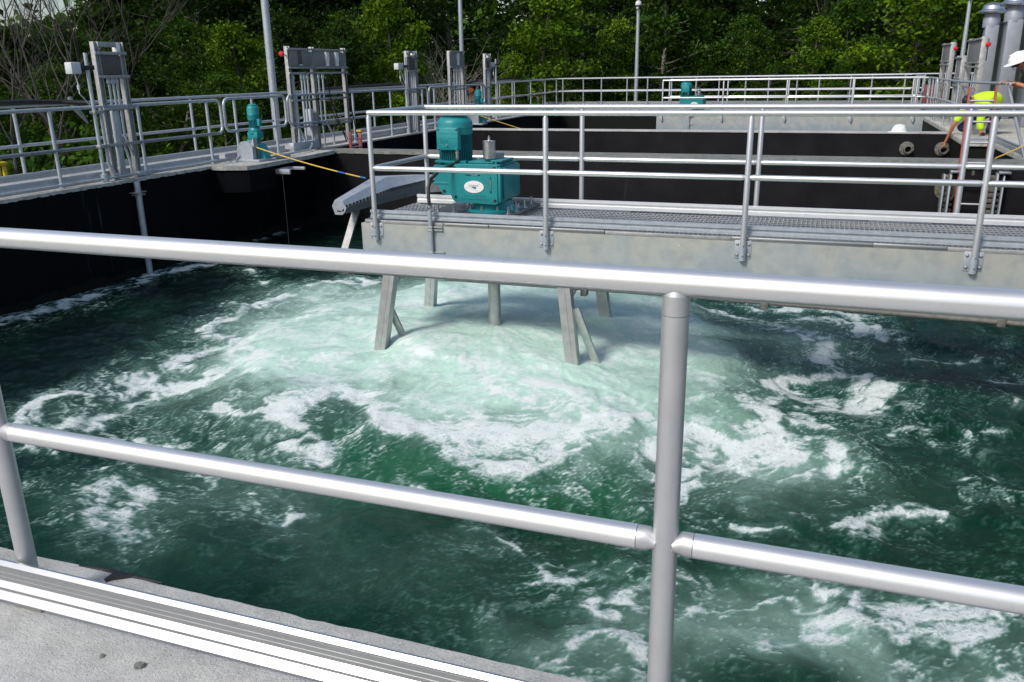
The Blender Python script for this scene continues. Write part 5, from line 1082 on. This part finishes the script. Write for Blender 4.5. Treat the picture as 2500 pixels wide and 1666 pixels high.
# ragged warps carry every foam shape along the flow
w1 = fbm(X*1.1, Y*1.1, 1, 4)-.5; w2 = fbm(X*1.1+40, Y*1.1+11, 2, 4)-.5
w3 = fbm(X*4.2, Y*4.2, 3, 4)-.5; w4 = fbm(X*4.2+31, Y*4.2+7, 4, 4)-.5
WXX = X + w1*.62 + w3*.22; WYY = Y + w2*.62 + w4*.22
for lx, ly, lr in ((-4.0, 7.06, .09), (-1.96, 7.06, .09), (-4.15, 8.62, .09), (-2.03, 8.62, .09), (-3.06, 7.87, .11), (-7.08, 11.6, .10), (-9.30, 9.76, .09)):
    STROKES.append(([(lx+lr*math.cos(R(60*k)), ly+lr*math.sin(R(60*k))) for k in range(7)], .05, .85))
foam = np.zeros_like(X); broad = np.zeros_like(X)
for pts, wd, it in STROKES:
    p = np.array(pts, np.float32); it = it*(.78 if wd < .09 else 1.0)
    for (ax, ay), (bx, by) in zip(p[:-1], p[1:]):
        m = wd*4 + .6
        i0 = np.searchsorted(XS, min(ax, bx)-m); i1 = np.searchsorted(XS, max(ax, bx)+m); k0 = np.searchsorted(YS, min(ay, by)-m); k1 = np.searchsorted(YS, max(ay, by)+m)
        if i1 <= i0 or k1 <= k0: continue
        px = WXX[k0:k1, i0:i1]-ax; py = WYY[k0:k1, i0:i1]-ay; dx, dy = bx-ax, by-ay
        tt = np.clip((px*dx+py*dy)/(dx*dx+dy*dy+1e-9), 0, 1); d2 = (px-tt*dx)**2 + (py-tt*dy)**2
        v = it*np.exp(-d2/(2*(wd*.64)**2)); broad[k0:k1, i0:i1] = np.maximum(broad[k0:k1, i0:i1], it*np.exp(-d2/(2*(wd*1.7+.06)**2))); foam[k0:k1, i0:i1] = np.maximum(foam[k0:k1, i0:i1], v)
# aerated boil: polygon around the mixer, soft edged
ang = np.arctan2(WYY-MYc, WXX-MXc); rad = np.hypot(WXX-MXc, WYY-MYc)
mp = np.array(MILK); ma = np.arctan2(mp[:, 1]-MYc, mp[:, 0]-MXc); mr = np.hypot(mp[:, 0]-MXc, mp[:, 1]-MYc); o = np.argsort(ma); ma, mr = ma[o], mr[o]
ma = np.concatenate([ma-2*np.pi, ma, ma+2*np.pi]); mr = np.concatenate([mr, mr, mr])
rb = np.interp(ang.ravel(), ma, mr).reshape(X.shape); q = rad/np.maximum(rb, .3)
milk = 1/(1+np.exp((q-.98-.20*np.clip((7.0-Y)/.9, 0, 1)*np.clip((X+5.4)/1.2, 0, 1)+.08*np.clip(-(X+4.6)/1.5, 0, 1))*10))
cl = fbm(WXX*1.5, WYY*1.5, 21, 5); milk = np.clip(milk*(.72+.62*cl) , 0, 1)
def blob(cx, cy, rx, ry, a): return a*np.exp(-(((WXX-cx)/rx)**2 + ((WYY-cy)/ry)**2))
milk2 = blob(.3, 3.9, 1.5, .55, .42) + blob(-1.0, 3.5, .6, .4, .16) + blob(-4.2, 4.1, 1.0, .8, .22) + blob(-3.0, 4.6, .8, .6, .14) + blob(-5.0, 5.6, 1.3, .7, .16) + blob(-.3, 9.0, 1.2, .9, .26) + blob(-2.2, 3.7, .8, .5, .12) + blob(.1, 6.0, .8, .7, .2) + blob(-.6, 5.4, .6, .5, .16)
milk = np.clip(milk + milk2*(.35+1.1*cl) + .10*broad*(.3+1.2*cl), 0, 1)
# lace: ridged filaments, denser where foam is carried
la = fbm(WXX*2.6, WYY*2.6, 31, 6, .55, True); lb_ = fbm(WXX*6.5, WYY*6.5, 41, 5, .6, True); lc = fbm(X*17+w3*9, Y*17+w4*9, 51, 4, .6, True); big = fbm(WXX*.85, WYY*.85, 61, 3)
sg_ = lambda x: 1/(1+np.exp(-x))
zs = lambda n: (n-n.mean())/n.std()
dark = sg_(((X+9.35)*.75 - (Y-1.6)*.02 - 2.6)*2.0)        # calmer band beside left wall, base colour darkened for the wall's reflection
amb = np.clip(.24+(big-.36)*1.9, 0, 1)*(.2+.8*dark)
# foam is drawn out along rings around the boil: coordinates along and across the ring
an = np.arctan2(X-MXc, MYc-Y); r0 = np.hypot(X-MXc, Y-MYc)
TS = an*3.4 + w1*1.3 + w3*.55; TR = r0*1.75 + w2*1.5 + w4*.6
cloud = zs(fbm(TS*1.5, TR*2.0, 31, 8, .68)); cloud2 = zs(fbm(TS*4.2+9, TR*5.2, 35, 7, .66))
def web(f, sd, wd): n = fbm(TS*f*.8, TR*f, sd, 6, .52); return np.exp(-(np.abs((n-n.mean())/n.std())/wd)**1.3)
wb = np.maximum(np.maximum(web(1.6, 41, .09), .9*web(3.3, 46, .11)), .7*web(7.0, 52, .15))*(.45+.55*sg_(cloud2*1.6))
F = np.clip(foam, 0, 1); B_ = np.clip(broad, 0, 1)
fine_ = zs(fbm(TS*11+3, TR*13, 38, 5, .66))
tx = cloud*.95 + cloud2*1.0 + fine_*.55
fa = .96*sg_((F*4.9 + tx - 2.7)*1.1)*np.clip(F*3.2, 0, 1)
fa = np.maximum(fa, wb*np.clip(F*2.6+B_*1.15+milk*.8+amb*.46, 0, .95))
fa = np.maximum(fa, .46*sg_((B_*3.4 + tx - 3.6)*1.1)*np.clip(B_*2.2, 0, 1))
veil = .74*sg_((milk*4.6 + tx - 3.9)*.95)*np.clip(milk*1.5, 0, 1); fa = np.maximum(fa, veil)
sp = fbm(X*34, Y*34, 71, 2); speck = np.clip((sp-.81)/.07, 0, 1)*np.clip(.08+F*.6+amb*.2, 0, .5)*(.2+.8*dark)
fa = np.clip(np.maximum(fa, speck), 0, .97)
wallf = np.exp(-((X+9.34)/.13)**2)*np.clip((fbm(X*5, Y*5, 81, 4)-.40)*4, 0, 1)*np.clip((Y-6.5)*.8, 0, 1); fa = np.maximum(fa, wallf*.6)
# green window: clear, bright green swell faces
green = np.clip(blob(-2.35, 5.15, .75, .42, 1.0) + blob(-.75, 6.5, .55, .55, .95) + blob(-1.3, 5.2, .5, .35, .7) + blob(-3.3, 5.25, .5, .3, .4) + np.clip((big-.5)*.5, 0, .15), 0, 1)
# height: boil, swells radiating outwards, chop
rr = np.hypot(X-MXc, Y-MYc)
hump = .29*np.exp(-(rr/2.2)**3)
swl = (fbm(WXX*.9+5, WYY*.9, 91, 3)-.5)*.20*(.35+.65*dark) + .05*np.cos((rr-2.3)*2.9)*np.exp(-((rr-2.7)/1.2)**2)
chop = (fbm(X*2.6+w1*2, Y*2.6+w2*2, 95, 3)-.5)*(.085-.035*milk) + (fbm(X*8, Y*8, 99, 3)-.5)*.022*(1-.6*milk)
Z = WL + hump + swl + chop + fa*.008
st = (fbm(X*2.2+Y*.6, Y*6.5-X*1.2, 97, 4)-.5)*.035*(1-dark); Z = Z + st
nv = NX*NY; V = np.stack([X, Y, Z], -1).reshape(-1, 3).astype(np.float32)
idx = np.arange(nv, dtype=np.int32).reshape(NY, NX); F = np.stack([idx[:-1, :-1], idx[:-1, 1:], idx[1:, 1:], idx[1:, :-1]], -1).reshape(-1, 4)
me = bpy.data.meshes.new('churning_water'); me.vertices.add(nv); me.vertices.foreach_set('co', V.ravel()); me.loops.add(F.size); me.loops.foreach_set('vertex_index', F.ravel())
me.polygons.add(len(F)); me.polygons.foreach_set('loop_start', np.arange(0, F.size, 4, dtype=np.int32)); me.polygons.foreach_set('use_smooth', np.ones(len(F), bool))
ca = me.attributes.new('water_mix', 'FLOAT_COLOR', 'POINT'); cc = np.stack([fa, milk, green, dark], -1).reshape(-1).astype(np.float32); ca.data.foreach_set('color', cc)
me.update()
m = N('churning_water'); at = m.n('ShaderNodeAttribute', attribute_name='water_mix'); sx = m.n('ShaderNodeSeparateColor'); m.t.links.new(at.outputs['Color'], sx.inputs[0])
fo, mi, gr = sx.outputs[0], sx.outputs[1], sx.outputs[2]; dk = at.outputs['Alpha']
v = m.pos(); fine = m.noise(70, 4, .65, v, 1.2); med = m.noise(22, 4, .6, v, .8)
base = m.mix(dk, (.0012, .0045, .0048), (.0012, .0235, .0125))  # near-black left band paints in the reflected wall and trees, plus deep clean water
base = m.mix(m.math('MULTIPLY', gr, .85), base, (.004, .085, .032))
mcol = m.mix(m.ramp(mi, [(.0, 0.0), (1, 1.0)]), (.008, .095, .056), (.54, .75, .645))
mfac = m.math('MULTIPLY', m.ramp(mi, [(.04, 0.0), (.5, .72), (.95, 1.0)]), m.ramp(med, [(.25, .72), (.7, 1.0)]), True)
c = m.mix(mfac, base, mcol)
bub = m.ramp(m.noise(210, 2, .5, v), [(.60, 0.0), (.70, 1.0)])
c = m.mix(m.math('MULTIPLY', bub, m.math('ADD', m.math('MULTIPLY', mi, .28), .035)), c, (.62, .72, .70))
def lacework(scale, wdt):
    nn = m.n('ShaderNodeTexNoise', i_Scale=scale*.55, i_Detail=3.0); m.t.links.new(v, nn.inputs['Vector'])
    vm = m.n('ShaderNodeVectorMath', operation='SCALE'); m.t.links.new(nn.outputs['Color'], vm.inputs[0]); vm.inputs['Scale'].default_value = 1.5/scale
    va = m.n('ShaderNodeVectorMath', operation='ADD'); m.t.links.new(v, va.inputs[0]); m.t.links.new(vm.outputs[0], va.inputs[1])
    vo = m.n('ShaderNodeTexVoronoi', feature='DISTANCE_TO_EDGE', i_Scale=scale); m.t.links.new(va.outputs[0], vo.inputs['Vector'])
    return m.ramp(vo.outputs['Distance'], [(0.0, 1.0), (wdt, .25), (wdt*2.2, 0.0)])
net = m.math('MAXIMUM', lacework(9, .10), m.math('MULTIPLY', lacework(26, .16), .8))
dens = m.math('ADD', m.math('MULTIPLY', net, .42), m.ramp(fo, [(.10, .62), (.6, 1.0)]))
grain = m.n('ShaderNodeTexVoronoi', feature='F1', i_Scale=58.0, i_Randomness=1.0); m.t.links.new(v, grain.inputs['Vector'])
bubbly = m.math('MULTIPLY', m.ramp(fine, [(.25, .66), (.60, 1.08)]), m.ramp(grain.outputs['Distance'], [(.15, 1.04), (.75, .86)]))
ff = m.math('MULTIPLY', m.math('MULTIPLY', fo, dens), bubbly, True)
c = m.mix(ff, c, m.ramp(ff, [(.0, (.10, .30, .23)), (.45, (.38, .53, .49)), (.9, (.63, .69, .675))]))
m.set('Base Color', c); m.set('IOR', 1.33)
m.set('Roughness', m.math('ADD', m.math('MULTIPLY', ff, .55), m.math('ADD', m.math('MULTIPLY', mi, .22), .07), True))
m.set('Specular IOR Level', m.math('SUBTRACT', .5, m.math('MULTIPLY', ff, .35)))
m.set('Specular IOR Level', m.math('SUBTRACT', .20, m.math('MULTIPLY', ff, .12)))
hh = m.math('ADD', m.math('MULTIPLY', m.noise(34, 5, .62, v, .7), .8), m.math('MULTIPLY', fine, m.math('ADD', m.math('MULTIPLY', fo, 1.3), .25)))
bp = m.bump(hh, .45, .014); m.t.links.new(m.math('SUBTRACT', .5, m.math('MULTIPLY', mi, .32)), bp.inputs['Strength'])
me.materials.append(m.m); wo = bpy.data.objects.new('churning_water', me); COL.objects.link(wo); tag(wo, kind='structure')
